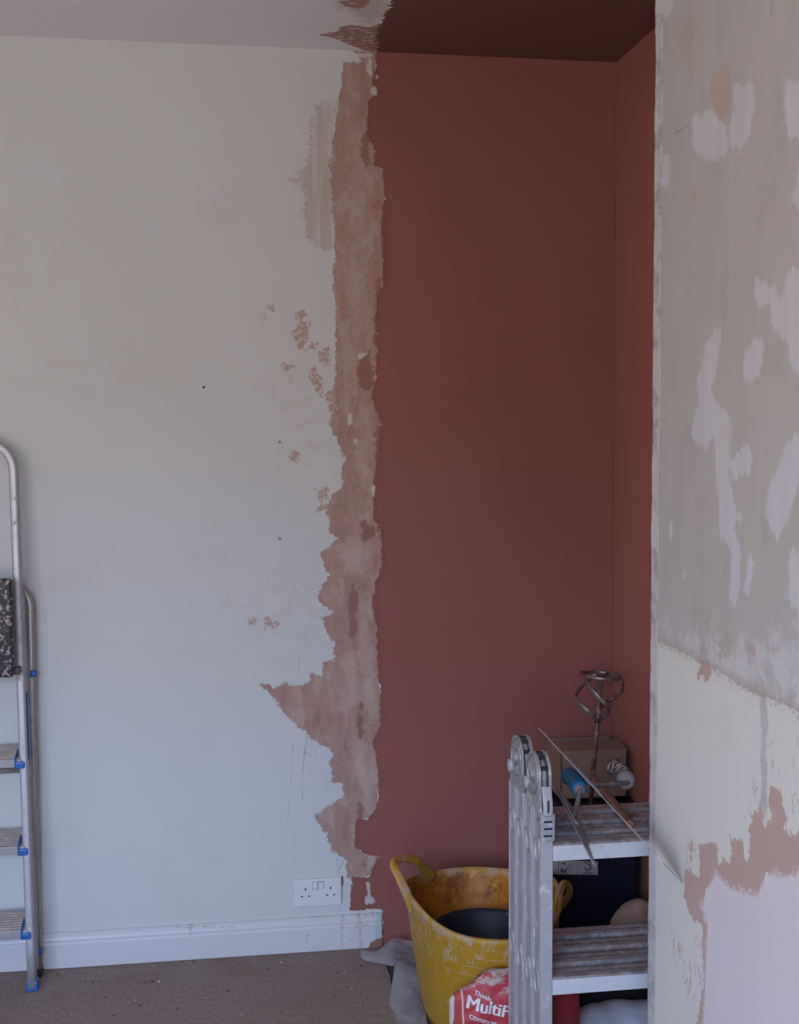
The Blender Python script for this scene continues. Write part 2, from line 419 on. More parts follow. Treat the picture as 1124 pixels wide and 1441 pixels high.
# ---- projecting right-hand wall
def pxR(pts): return [(lambda p: (p.y, p.z))(atX(max(x, 880), y, BREAST_X)) for x, y in pts]
def er(*a, **k): return pxR(ell(*a, **k))
r1 = lambda pts: pxR(crop(840, 0, 3.134, pts))
r2 = lambda pts: pxR(crop(840, 440, 3.134, pts))
r3 = lambda pts: pxR(crop(890, 850, 4.803, pts))
r4 = lambda pts: pxR(crop(890, 1130, 4.632, pts))
dado = [(130, 232), (170, 250), (240, 275), (350, 330), (430, 370), (540, 430), (640, 480), (700, 530), (850, 610), (890, 620), (1000, 670), (1100, 700), (1124, 740), (1700, 1010)]
layers_right = {
    'cream': [r3(dado + [(1700, 3000), (120, 3000)])],
    'band': [r3([(100, 120), (170, 160), (330, 190), (450, 170), (560, 200), (700, 270), (850, 220), (960, 160), (1124, 120), (1700, 60)] + dado[::-1])],
    'filler': [r1([(420, 520), (415, 640), (460, 690), (530, 705), (580, 680), (590, 600), (560, 545), (500, 490)]),
               r1([(600, 380), (690, 365), (695, 450), (670, 600), (640, 685), (590, 640), (575, 560), (610, 480)]),
               r1([(825, 375), (960, 300), (960, 600), (855, 615), (835, 540)]), r1([(880, 750), (960, 700), (960, 940), (900, 930), (855, 900)]),
               r1([(700, 1230), (770, 1260), (810, 1310), (830, 1230), (865, 1180), (960, 1190), (960, 1460), (780, 1460), (760, 1340), (720, 1350), (695, 1290)]),
               r1([(262, 0), (345, -40), (330, 50), (290, 100), (283, 300), (262, 300)]), r1([(290, 670), (320, 680), (318, 800), (300, 845), (285, 800)]),
               r2([(765, 0), (960, -10), (960, 270), (880, 265), (850, 220), (845, 140), (820, 130), (790, 90)]),
               r2([(690, 110), (735, 150), (715, 270), (680, 325), (635, 300), (650, 170)]),
               r2([(520, 65), (545, 70), (535, 200), (500, 340), (525, 400), (590, 450), (580, 700), (610, 860), (600, 960), (635, 1040), (630, 1230), (605, 1290), (580, 1260),
                   (590, 1060), (545, 990), (535, 850), (525, 700), (515, 540), (480, 605), (415, 550), (420, 500), (450, 400), (445, 290), (475, 150)]),
               r2([(650, 555), (690, 640), (670, 720), (600, 735), (590, 660)]), r2([(630, 860), (650, 900), (630, 950), (610, 900)]),
               r2([(680, 1060), (690, 1120), (660, 1250), (645, 1220)]),
               r2([(890, 540), (830, 580), (800, 680), (750, 780), (740, 900), (790, 1010), (830, 950), (860, 840), (890, 740), (960, 640), (960, 500)]),
               r2([(850, 1040), (960, 1100), (960, 1340), (850, 1300), (840, 1100)]), r2(ell(385, 1150, 8, 14)), r2(ell(325, 970, 8, 40)), r2(ell(828, 1250, 10, 20))],
    'orange': [r1([(565, 290), (510, 330), (495, 420), (520, 500), (550, 545), (590, 480), (600, 400), (585, 330)]), r1(ell(428, 870, 8, 34)), r2(ell(785, 750, 14, 50))],
    'yellow': [r1(ell(400, 190, 25, 110)), r3(ell(800, 370, 70, 50)), r3(ell(600, 260, 50, 70)), r3(ell(490, 150, 40, 70))],
    'pink': [r3([(450, 370), (540, 430), (515, 525), (440, 490)]), r3([(930, 1240), (1010, 1250), (1000, 1330), (1060, 1460), (950, 1460), (930, 1340)]),
             r3(ell(845, 1450, 40, 40)),
             r4([(770, 90), (810, 80), (860, 140), (920, 100), (930, 0), (975, 0), (1010, 110), (970, 170), (1084, 190), (1240, 200), (1240, 480), (960, 500), (870, 480), (820, 620), (700, 600), (620, 560),
                 (560, 470), (500, 520), (460, 640), (485, 760), (492, 800), (487, 1000), (472, 1300), (460, 1460), (415, 1460), (440, 1330), (465, 1100), (455, 800), (400, 750), (370, 710), (330, 610),
                 (345, 450), (430, 470), (435, 260), (550, 270), (555, 400), (600, 360), (630, 390), (640, 240), (720, 260), (740, 380), (760, 300)]),
             r4(ell(385, 330, 6, 50))],
    'fleck': [r4(ell(300, 990, 34, 140, -14)), r4(ell(430, 1050, 34, 150)), r4(ell(370, 1150, 50, 130)), r4(ell(390, 340, 30, 70)), r4(ell(660, 430, 110, 70)), r3(ell(850, 1350, 60, 150)), r3(ell(950, 1120, 30, 150)), r3(ell(1095, 1050, 16, 160)), r3(ell(840, 1420, 60, 90)), r3(ell(1080, 1330, 60, 60))],
    'lilac': [r4([(490, 800), (450, 680), (500, 600), (545, 470), (600, 540), (700, 580), (820, 610), (880, 470), (1084, 480), (1400, 470), (1400, 2600), (465, 2600), (465, 1441), (478, 1100)])],
    'ridge': [('line', 0.010, r3(dado)), r3([(640, 450), (700, 470), (880, 590), (890, 620), (850, 600), (700, 530), (650, 500)])],
    'crack': [('line', 0.013, r3([(882, 620), (890, 800), (882, 1000), (885, 1200), (878, 1400)]))],
    'pencil': [('line', 0.002, r1([(768, -20), (768, 70)])), ('line', 0.002, r1([(340, 590), (400, 550)])), ('line', 0.002, r2([(275, 725), (276, 742)])), ('line', 0.002, r2([(620, 602), (640, 625)]))],
}
def wall_right_material():
    m = MT('right_wall_old_plaster', 0.8, 0, 0.3)
    fine = m.noise(120, 6, 0.68)
    nz = m.math('ADD', m.math('MULTIPLY', m.noise(28, 8, 0.68), 0.6), m.math('MULTIPLY', fine, 0.4))
    st = m.noise(10, 7, 0.65, m.mapped((1, 3.0, 0.2)))
    smudge = m.noise(6, 7, 0.62, m.mapped((1, 1.4, 0.7), loc=(1, 4, 2)))
    col = m.mix(m.noise(2.5, 5), (0.49, 0.45, 0.405), (0.54, 0.50, 0.455))
    col = m.mix(m.math('MULTIPLY', m.ramp(st, 0.4, 0.75), 0.5), col, (0.56, 0.53, 0.51))
    col = m.mix(m.math('MULTIPLY', m.ramp(smudge, 0.50, 0.68), 0.35), col, (0.40, 0.365, 0.33))
    col = m.mix(m.math('MULTIPLY', m.ramp(smudge, 0.44, 0.32), 0.35), col, (0.57, 0.54, 0.525))
    col = m.mix(m.math('MULTIPLY', m.mask('yellow', nz, 0.12, 0.03), 0.6), col, (0.47, 0.37, 0.25))
    col = m.mix(m.math('MULTIPLY', m.mask('orange', nz, 0.05, 0.008), 0.7), col, (0.55, 0.375, 0.30))
    fil = m.mix(st, (0.60, 0.575, 0.60), (0.70, 0.68, 0.71))
    col = m.mix(m.math('MULTIPLY', m.mask('filler', m.math('ADD', m.math('MULTIPLY', nz, 0.6), m.math('MULTIPLY', st, 0.4)), 0.05, 0.006), m.math('MULTIPLY_ADD', st, 0.5, 0.52)), col, fil)
    bandm = m.math('MULTIPLY', m.mask('band', nz, 0.14, 0.03), m.ramp(m.noise(16, 8, 0.68), 0.38, 0.58))
    col = m.mix(m.math('MULTIPLY', bandm, 0.85), col, (0.65, 0.61, 0.61))
    col = m.mix(m.math('MULTIPLY', m.math('MULTIPLY', m.mask('band', nz, 0.06, 0.03), m.ramp(m.noise(21, 6, 0.6, m.mapped((1, 1, 1), loc=(3, 1, 2))), 0.54, 0.66)), 0.65), col, (0.46, 0.355, 0.265))
    cream = m.mix(st, (0.72, 0.68, 0.60), (0.77, 0.735, 0.66))
    cm = m.mask('cream', nz, 0.024, 0.002)
    col = m.mix(cm, col, cream)
    col = m.mix(m.math('MULTIPLY', m.mask('crack', nz, 0.035, 0.005), 0.75), col, m.mix(fine, (0.42, 0.36, 0.33), (0.60, 0.55, 0.52)))
    col = m.mix(m.math('MULTIPLY', m.math('MULTIPLY', m.mask('ridge', nz, 0.016, 0.004), m.ramp(fine, 0.42, 0.6)), 0.6), col, (0.45, 0.36, 0.28))
    lm = m.mask('lilac', nz, 0.06, 0.014)
    fl = m.math('MULTIPLY', m.mask('fleck', nz, 0.10, 0.02), m.ramp(m.noise(45, 8, 0.72, m.mapped((1, 1.6, 0.7))), 0.53, 0.57))
    col = m.mix(m.math('MULTIPLY', fl, 0.85), col, (0.52, 0.34, 0.275))
    col = m.mix(m.math('MULTIPLY', m.mask('pink', nz, 0.045, 0.0022), 0.92), col, m.mix(fine, (0.50, 0.31, 0.245), (0.58, 0.40, 0.33)))
    col = m.mix(lm, col, m.mix(m.noise(3, 4), (0.72, 0.63, 0.625), (0.77, 0.68, 0.68)))
    col = m.mix(m.math('MULTIPLY', m.ramp(m.attr('pencil'), -0.001, 0.001), 0.4), col, (0.12, 0.10, 0.09))
    m.color(col)
    h = m.math('ADD', m.math('MULTIPLY', cm, -0.6), m.math('ADD', m.math('MULTIPLY', m.ramp(m.attr('ridge'), -0.02, 0.0), 0.9), m.math('MULTIPLY', fine, 0.15)))
    h = m.math('ADD', h, m.math('MULTIPLY', m.mask('filler', nz, 0.012, 0.006), 0.25))
    m.bump(h, 0.7, 0.0025)
    return m.m
ys = grid_lines(REAR_Y, BREAST_Y, (1.85, BREAST_Y), 0.0042, 0.5)
wrt = grid_wall('wall_right', ys, np.concatenate([[-0.06], np.linspace(0, CEIL_Z, 620)]), lambda P: np.stack([np.full(len(P), BREAST_X), P[:, 0], P[:, 1]], 1), layers_right, wall_right_material(), flip=True)
tag(wrt, 'old beige plaster wall with white filler patches and stripped pink areas', kind='structure')
# plastered corner bead, slightly proud and uneven
bm = bm_new(); rows = []
for z in np.linspace(0, CEIL_Z, 240):
    j = mnoise.noise(V((0, 0, z * 9))) * 0.0022 + mnoise.noise(V((5, 0, z * 40))) * 0.0010
    k = mnoise.noise(V((9, 0, z * 5))) * 0.006
    prof = [(BREAST_X - 0.0004, BREAST_Y - 0.044 - k), (BREAST_X - 0.0026, BREAST_Y - 0.037 - k), (BREAST_X - 0.0006, BREAST_Y - 0.027 - k * .5), (BREAST_X - 0.0035 - j, BREAST_Y - 0.016),
            (BREAST_X - 0.0035 - j, BREAST_Y - 0.006), (BREAST_X + 0.001 - j * .5, BREAST_Y + 0.003), (BREAST_X + 0.012, BREAST_Y + 0.004)]
    rows.append([bm.verts.new((x, y, z)) for x, y in prof])
for a, b in zip(rows[:-1], rows[1:]):
    for i in range(len(a) - 1): bm.faces.new((a[i], a[i + 1], b[i + 1], b[i]))
cb = obj('corner_bead', bm, simple('corner_bead_plaster', (0.57, 0.54, 0.51), 0.75, var=0.14, scale=16, dirt=(0.40, 0.37, 0.355), dirt_amt=(0.48, 0.62), dscale=22), wrt, smooth=True)
cb['label'] = 'uneven white plastered corner edge'

# ---- walls out of view, window
mw = simple('plain_wall_paint', (0.64, 0.65, 0.62), 0.8, var=0.03)
bm = bm_new(); add_box(bm, (LEFT_X - 0.1, REAR_Y, 0), (LEFT_X, WALL_Y, CEIL_Z)); tag(obj('wall_left', bm, mw), kind='structure')
bm = bm_new()
x0, x1, z0, z1 = WIN
for lo, hi in (((LEFT_X - .1, 0), (x0, CEIL_Z)), ((x1, 0), (ALC_X + .1, CEIL_Z)), ((x0, 0), (x1, z0)), ((x0, z1), (x1, CEIL_Z))):
    add_box(bm, (lo[0], REAR_Y - 0.25, lo[1]), (hi[0], REAR_Y, hi[1]))
tag(obj('wall_rear', bm, mw), kind='structure')
mwf = simple('window_white_paint', (0.75, 0.75, 0.73), 0.4, var=0.03)
w1 = thing('window_1', None, None, ((x0 + x1) / 2, REAR_Y - 0.12, z0)); w1['kind'] = 'structure'
bm = bm_new()
add_box(bm, (x0, REAR_Y - .16, z0), (x0 + .05, REAR_Y - .09, z1)); add_box(bm, (x1 - .05, REAR_Y - .16, z0), (x1, REAR_Y - .09, z1))
add_box(bm, (x0, REAR_Y - .16, z0), (x1, REAR_Y - .09, z0 + .05)); add_box(bm, (x0, REAR_Y - .16, z1 - .05), (x1, REAR_Y - .09, z1))
local(w1, obj('window_frame', bm, mwf, w1))
for k in (1, 2):
    xx = x0 + (x1 - x0) * k / 3
    bm = bm_new(); add_box(bm, (xx - .03, REAR_Y - .155, z0 + .05), (xx + .03, REAR_Y - .095, z1 - .05)); local(w1, obj('mullion', bm, mwf, w1))
bm = bm_new(); add_box(bm, (x0 - .05, REAR_Y - .1, z0 - .03), (x1 + .05, REAR_Y + .12, z0)); local(w1, obj('window_sill', bm, mwf, w1))
mg = bpy.data.materials.new('window_glass'); mg.use_nodes = True
_nt = mg.node_tree; _nt.nodes.clear()
_o = _nt.nodes.new('ShaderNodeOutputMaterial'); _t = _nt.nodes.new('ShaderNodeBsdfTransparent'); _g = _nt.nodes.new('ShaderNodeBsdfGlossy'); _mx = _nt.nodes.new('ShaderNodeMixShader')
_t.inputs[0].default_value = (.95, .97, .96, 1); _g.inputs['Roughness'].default_value = 0.02; _mx.inputs[0].default_value = 0.05
_nt.links.new(_t.outputs[0], _mx.inputs[1]); _nt.links.new(_g.outputs[0], _mx.inputs[2]); _nt.links.new(_mx.outputs[0], _o.inputs[0])
for k in range(3):
    a = x0 + (x1 - x0) * k / 3 + .03; b = x0 + (x1 - x0) * (k + 1) / 3 - .03
    bm = bm_new(); add_box(bm, (a, REAR_Y - .128, z0 + .05), (b, REAR_Y - .122, z1 - .05)); local(w1, obj('pane', bm, mg, w1))

# ---- floor, carpet
mf = simple('dirty_dark_floorboards', (0.075, 0.062, 0.055), 0.75, var=0.4, scale=12, dirt=(0.35, 0.29, 0.26), dirt_amt=(0.66, 0.72), dscale=45)
bm = bm_new(); add_box(bm, (LEFT_X - .1, REAR_Y - .2, -0.06), (ALC_X + .05, WALL_Y + .05, -0.008)); tag(obj('floor', bm, mf), kind='structure')
CARPET_X = 0.545
mcp = MT('carpet_weave', 0.95, 0, 0.1)
n1 = mcp.noise(190, 4, 0.75); n2 = mcp.noise(7, 5); n3 = mcp.noise(55, 5, 0.7)
col = mcp.mix(n2, (0.37, 0.285, 0.255), (0.47, 0.385, 0.345))
col = mcp.mix(mcp.ramp(n1, 0.42, 0.62), mcp.mix(0.62, col, (0.17, 0.115, 0.10)), col)
col = mcp.mix(mcp.math('MULTIPLY', mcp.ramp(n3, 0.62, 0.7), 0.5), col, (0.16, 0.10, 0.075))
col = mcp.mix(mcp.math('MULTIPLY', mcp.ramp(mcp.noise(90, 4, 0.6, mcp.mapped((1, 1, 1), loc=(4, 2, 0))), 0.70, 0.74), 0.5), col, (0.48, 0.38, 0.33))
col = mcp.mix(mcp.math('MULTIPLY', mcp.ramp(mcp.noise(3.2, 5, 0.6, mcp.mapped((1, 1, 1), loc=(7, 7, 0))), 0.55, 0.7), 0.35), col, (0.21, 0.13, 0.10))
mcp.color(col); mcp.bump(n1, 0.9, 0.006)
bm = bm_new()
gx = grid_lines(LEFT_X + .002, CARPET_X, (-0.6, CARPET_X), 0.009, 0.2); gy = grid_lines(REAR_Y + .002, WALL_Y - .004, (3.2, WALL_Y - .004), 0.009, 0.3)
vg = []
for x in gx:
    row = []
    for y in gy:
        xx = x + (0.006 * mnoise.noise(V((0, y * 14, 0))) + 0.003 * mnoise.noise(V((3, y * 70, 0))) if x == gx[-1] else 0)
        xx -= (0.012 * (3.85 - y) if x == gx[-1] else 0)
        row.append(bm.verts.new((xx, y, 0.0 + 0.0016 * mnoise.noise(V((x * 45, y * 45, 0))))))
    vg.append(row)
low = [bm.verts.new((v.co.x, v.co.y, -0.0075)) for v in vg[-1]]
for a, b in zip(vg[:-1], vg[1:]):
    for j in range(len(a) - 1): bm.faces.new((a[j], b[j], b[j + 1], a[j + 1]))
for j in range(len(low) - 1): bm.faces.new((vg[-1][j], low[j], low[j + 1], vg[-1][j + 1]))
cp = obj('carpet', bm, mcp.m)
tag(cp, 'worn grey-brown carpet ending raggedly beside the yellow tub', 'carpet')

# ---- skirting board
SK_T, SK_H, SK_X1 = 0.018, 0.105, atY(537, 1310, WALL_Y - 0.018).x
prof = [(0, 0), (SK_T, 0), (SK_T, 0.072), (SK_T - .002, 0.0755), (SK_T - .004, 0.0775), (SK_T - .004, 0.079), (SK_T - .003, 0.084), (SK_T - .0045, 0.091), (SK_T - .009, 0.097), (SK_T - .011, 0.0985), (SK_T - .011, SK_H), (0, SK_H)]
sx = np.concatenate([np.linspace(LEFT_X, -0.55, 10)[:-1], np.linspace(-0.55, SK_X1, 420)])
zsub = []
pp = []
for (a, za), (b, zb) in zip(prof[:-1], prof[1:]):
    n = max(1, int(abs(zb - za) / 0.004)) if a > 0 and b > 0 else 1
    for k in range(n): pp.append((a + (b - a) * k / n, za + (zb - za) * k / n))
pp.append(prof[-1])
bm = bm_new(); rings = []
for x in sx:
    rings.append([bm.verts.new((x, WALL_Y - t, z + 0.002)) for t, z in pp])
for a, b in zip(rings[:-1], rings[1:]):
    for i in range(len(pp) - 1): bm.faces.new((a[i], a[i + 1], b[i + 1], b[i]))
bm.faces.new(rings[-1])
msk = MT('skirting_gloss_paint', 0.28, 0, 0.5)
def pxS(pts): return [(lambda p: (p.x, p.z))(atY(x, y, WALL_Y - SK_T)) for x, y in pts]
nz = msk.noise(60, 6, 0.6)
colr = msk.mix(msk.noise(3, 4), (0.56, 0.555, 0.575), (0.60, 0.60, 0.62))
st_m = msk.math('MULTIPLY', msk.mask('stain', nz, 0.010, 0.003), msk.ramp(msk.noise(150, 5, 0.7), 0.38, 0.55))
colr = msk.mix(msk.math('MULTIPLY', st_m, 0.7), colr, msk.mix(nz, (0.30, 0.17, 0.12), (0.55, 0.40, 0.31)))
colr = msk.mix(msk.mask('bare', nz, 0.004, 0.002), colr, (0.42, 0.50, 0.50))
colr = msk.mix(msk.mask('splat', nz, 0.006, 0.002), colr, (0.26, 0.13, 0.10))
msk.color(colr); msk.rough(msk.math('MULTIPLY_ADD', st_m, 0.5, 0.28))
me_sk = bpy.data.meshes.new('baseboard_back'); bmesh.ops.recalc_face_normals(bm, faces=bm.faces); bm.to_mesh(me_sk); bm.free()
P = np.array([(v.co.x, v.co.z) for v in me_sk.vertices])
for nm, items in {'stain': [ell(268, 1306, 3, 12), ell(268, 1301, 5, 3), ell(480, 1284, 7, 2), ell(483, 1294, 3, 6), ell(481, 1315, 1.6, 22), ell(505, 1290, 3, 8), ell(507, 1308, 2.2, 28), ell(516, 1290, 5, 2), ell(526, 1286, 3, 6),
                            ell(515, 1303, 16, 1.3), ell(493, 1322, 1.5, 2), ell(300, 1306, 60, 0.8), ell(420, 1292, 50, 0.7), ell(432, 1322, 1.3, 8), ell(90, 1306, 30, 0.6), ell(508, 1332, 3, 4)],
                  'bare': [[(529.5, 1284), (540, 1282), (540, 1334), (527, 1334)]], 'splat': [[(518, 1334), (521, 1326), (530, 1321), (540, 1319), (540, 1336), (522, 1338)]]}.items():
    val = np.full(len(P), -0.05)
    for it in items: val = np.maximum(val, np.clip(sdf_poly(P, np.array(pxS(it))), -0.05, 0.05))
    at = me_sk.attributes.new(nm, 'FLOAT', 'POINT'); at.data.foreach_set('value', val.astype(np.float32))
sk = new_obj('baseboard_back', me_sk, msk.m); tag(sk, 'white gloss skirting board with brown plaster drips, cut off at the alcove', kind='structure')

# ================================================================== THINGS
M_ALU = simple('scuffed_aluminium', (0.45, 0.44, 0.465), 0.5, 0.45, var=0.14, scale=22, dirt=(0.40, 0.34, 0.31), dirt_amt=(0.54, 0.66), dscale=34)
M_ALU_P = simple('plaster_smeared_aluminium', (0.41, 0.40, 0.42), 0.55, 0.3, var=0.14, scale=18, dirt=(0.56, 0.53, 0.52), dirt_amt=(0.54, 0.64), dscale=24)
M_RUNG = simple('plaster_caked_aluminium_rung', (0.55, 0.57, 0.62), 0.38, 0.8, var=0.2, scale=20, dirt=(0.25, 0.18, 0.155), dirt_amt=(0.45, 0.58), dscale=18)
M_GREYPL = simple('grey_hinge_plastic', (0.30, 0.32, 0.34), 0.55, 0.2, var=0.2, scale=40, dirt=(0.58, 0.55, 0.52), dirt_amt=(0.55, 0.66), dscale=60)
M_HINGE = simple('hinge_steel', (0.30, 0.29, 0.29), 0.45, 0.5, var=0.3, scale=30, dirt=(0.46, 0.42, 0.39), dirt_amt=(0.52, 0.66), dscale=45)
M_HPL = simple('hinge_plate_metal', (0.36, 0.35, 0.36), 0.45, 0.4, var=0.25, scale=40, dirt=(0.50, 0.47, 0.45), dirt_amt=(0.52, 0.64), dscale=40)
M_BLACK = simple('black_gap', (0.015, 0.015, 0.017), 0.6)
M_BLUEPL = simple('blue_plastic', (0.03, 0.13, 0.42), 0.4, 0, var=0.15, dirt=(0.35, 0.38, 0.42), dirt_amt=(0.68, 0.76), dscale=60)

# ---- socket
so = atY(447, 1254.5, WALL_Y)
sock = thing('wall_socket', 'white double wall socket just above the skirting board', 'socket', (so.x, WALL_Y, so.z))
msock = simple('socket_white_plastic', (0.66, 0.64, 0.66), 0.35, var=0.03)
def lbox(name, parent, lo, hi, mat, bev=0.0, M=None, smooth=False):
    bm = bm_new(); add_box(bm, lo, hi, bev, 2, M); return obj(name, bm, mat, parent, smooth)
lbox('plate', sock, (-.073, -.0095, -.043), (.073, 0.0, .043), msock, .0025)
for s in (-1, 1):
    lbox('rocker_switch', sock, (s * .0095 - .0075, -.0125, .011), (s * .0095 + .0075, -.0094, .034), msock, .001, Matrix.Rotation(0.04 * s, 4, 'X'))
    lbox('rocker_surround', sock, (s * .0095 - .0088, -.0098, .0098), (s * .0095 + .0088, -.0094, .0352), simple('socket_gap_grey', (0.22, 0.20, 0.22), 0.6))
    cx = s * .039
    lbox('pin_slot', sock, (cx - .002, -.0098, .008), (cx + .002, -.0093, .016), M_BLACK)
    for q in (-1, 1): lbox('pin_slot', sock, (cx + q * .011 - .0032, -.0098, -.0115), (cx + q * .011 + .0032, -.0093, -.0075), M_BLACK)
bm = bm_new(); add_box(bm, (.0725, -.006, .016), (.079, 0, .044), .002); local_splat = obj('plaster_dab', bm, simple('brown_dab', (0.22, 0.09, 0.07), 0.8), sock)
local_splat['label'] = 'dab of brown plaster on the corner'

# ---- wall plugs and screw
def plug(name, px, py, r, label, mat):
    p = atY(px, py, WALL_Y); bm = bm_new()
    add_cyl(bm, (0, .004, 0), (0, -.0035, 0), r, r, 14); add_cyl(bm, (0, -.0030, 0), (0, -.0048, 0), r * 1.25, r * .7, 14)
    o = obj(name, bm, mat); o.location = p; tag(o, label, 'wall plug'); return o
mplug = simple('grey_plug', (0.30, 0.30, 0.36), 0.6)
plug('wall_screw', 286.5, 545, .0030, 'small black screw left in the bare white wall', M_BLACK)
plug('wall_plug', 393, 622, .0036, 'grey wall plug in the white wall, upper of the two', mplug)
plug('wall_plug', 393, 758, .0040, 'grey wall plug in the white wall, lower of the two', mplug)

# ---- step ladder leaning on the back wall
sl = thing('step_ladder', 'folded aluminium step ladder with blue step caps leaning on white wall', 'step ladder')
FX, FY0, FY1, TOPZ = -0.70, 3.625, 3.80, 1.597
def fpt(s, z):
    """front frame centre line: s=-1/1 side, height z"""
    t = z / TOPZ
    return V((FX + s * (0.243 - 0.075 * t), FY0 + (FY1 - FY0) * t, z))
foot_r = atZ(46, 1392, 0.0)
top_r = atY(19, 660, 3.79)
def fx_half(t): return (foot_r.x - FX) + ((top_r.x - FX) - (foot_r.x - FX)) * t
def fpt(s, z):
    t = z / 1.54
    return V((FX + s * fx_half(t), foot_r.y + (3.79 - foot_r.y) * t, z))
sl.location = (FX, 3.72, 0)
lean = (fpt(1, 1.5) - fpt(1, 0)).normalized()
nrm = V((0, -lean.z, lean.y)).normalized()
path = [fpt(-1, 0.012 + 1.49 * k / 12) for k in range(13)]
aL, aR = fpt(-1, 1.50), fpt(1, 1.50)
hw = (aR.x - aL.x) / 2; cen = (aL + aR) / 2; rc = 0.085
up = V((0, lean.y, lean.z)).normalized()
for a in range(1, 9):
    t = math.radians(90 * a / 8); path.append(cen + V((-hw + rc * (1 - math.cos(t)), 0, 0)) + up * (rc * math.sin(t)))
for a in range(0, 8):
    t = math.radians(90 - 90 * a / 8); path.append(cen + V((hw - rc * (1 - math.cos(t)), 0, 0)) + up * (rc * math.sin(t)))
path += [fpt(1, 1.502 - 1.49 * k / 12) for k in range(13)]
bm = bm_new(); sweep(bm, path, rrect(0.024, 0.046, 0.007), nrm)
local(sl, obj('front_frame', bm, M_ALU, sl, True))
# rear frame
RF = atZ(60, 1352, 0.0); RF.y = min(RF.y, 3.845)
rx1 = RF.x - FX
ry = lambda z: 3.824 + 0.014 * z / 1.2
rxs = lambda z: rx1 + (atY(43, 860, 3.84).x - FX - rx1) * z / 1.13
rp = [V((FX - rxs(z), ry(z), z)) for z in np.linspace(0.012, 1.10, 8)]
hw2 = rxs(1.10); rc2 = 0.07
for a in range(1, 9):
    t = math.radians(90 * a / 8); rp.append(V((FX - hw2 + rc2 * (1 - math.cos(t)), ry(1.1), 1.10 + rc2 * math.sin(t))))
for a in range(0, 8):
    t = math.radians(90 - 90 * a / 8); rp.append(V((FX + hw2 - rc2 * (1 - math.cos(t)), ry(1.1), 1.10 + rc2 * math.sin(t))))
rp += [V((FX + rxs(z), ry(z), z)) for z in np.linspace(1.10, 0.012, 8)]
bm = bm_new(); sweep(bm, rp, circ(0.0115, 12), (0, -1, 0))
M_TUBE = simple('dull_brownish_tube', (0.40, 0.37, 0.36), 0.45, 0.6, dirt=(0.33, 0.27, 0.24), dirt_amt=(0.5, 0.65))
local(sl, obj('rear_frame', bm, M_TUBE, sl, True))
# cross bars of the rear frame
for z in (0.16, 0.62):
    bm = bm_new(); add_cyl(bm, (FX - rxs(z), ry(z), z), (FX + rxs(z), ry(z), z), .009, n=10); local(sl, obj('cross_bar', bm, M_TUBE, sl, True))
# side channel behind the front rail
for s in (-1, 1):
    bm = bm_new(); sweep(bm, [fpt(s, z) + V((s * .010, .036, 0)) for z in (0.05, 0.5, 1.0, 1.14)], rrect(.008, .024, .003), nrm)
    local(sl, obj('side_channel', bm, M_TUBE, sl))
    bm = bm_new(); f0 = fpt(s, 0.0)
    add_box(bm, (f0.x - .0165, f0.y - .021, 0.001), (f0.x + .0165, f0.y + .021, 0.030), .005); local(sl, obj('foot', bm, M_BLUEPL, sl))
    bm = bm_new(); add_box(bm, (FX + s * rxs(0) - .014, ry(0) - .014, .001), (FX + s * rxs(0) + .014, ry(0) + .012, .024), .004); local(sl, obj('rear_foot', bm, simple('dark_rubber', (0.03, 0.03, 0.035), 0.8), sl))
    for zz in (0.078, 0.905):
        bm = bm_new(); add_cyl(bm, (FX + s * (rxs(zz) - .002), ry(zz) - .008, zz), (FX + s * (rxs(zz) + .0145), ry(zz) - .010, zz), .012, .010, 14); local(sl, obj('button', bm, M_BLUEPL, sl, True))
    # blue sticker strip on the outside of the rail
    bm = bm_new()
    a0, a1 = fpt(s, 0.665), fpt(s, 0.86)
    q = [a0 + V((s * .0146, -.006, 0)), a0 + V((s * .0146, .046, 0)), a1 + V((s * .0146, .046, 0)), a1 + V((s * .0146, -.006, 0))]
    vs = [bm.verts.new(p) for p in q] + [bm.verts.new(p + V((s * .0005, 0, 0))) for p in q]
    bm.faces.new(vs[:4][::-1]); bm.faces.new(vs[4:])
    for i in range(4): bm.faces.new((vs[i], vs[(i + 1) % 4], vs[4 + (i + 1) % 4], vs[4 + i]))
    local(sl, obj('sticker', bm, simple('blue_sticker_print', (0.05, 0.20, 0.45), 0.5, var=0.5, scale=90, dirt=(0.6, 0.62, 0.65), dirt_amt=(0.60, 0.66), dscale=120), sl))
M_TREAD = simple('plaster_dusted_tread', (0.40, 0.365, 0.34), 0.6, 0.3, var=0.15, dirt=(0.52, 0.42, 0.37), dirt_amt=(0.45, 0.6), dscale=30)
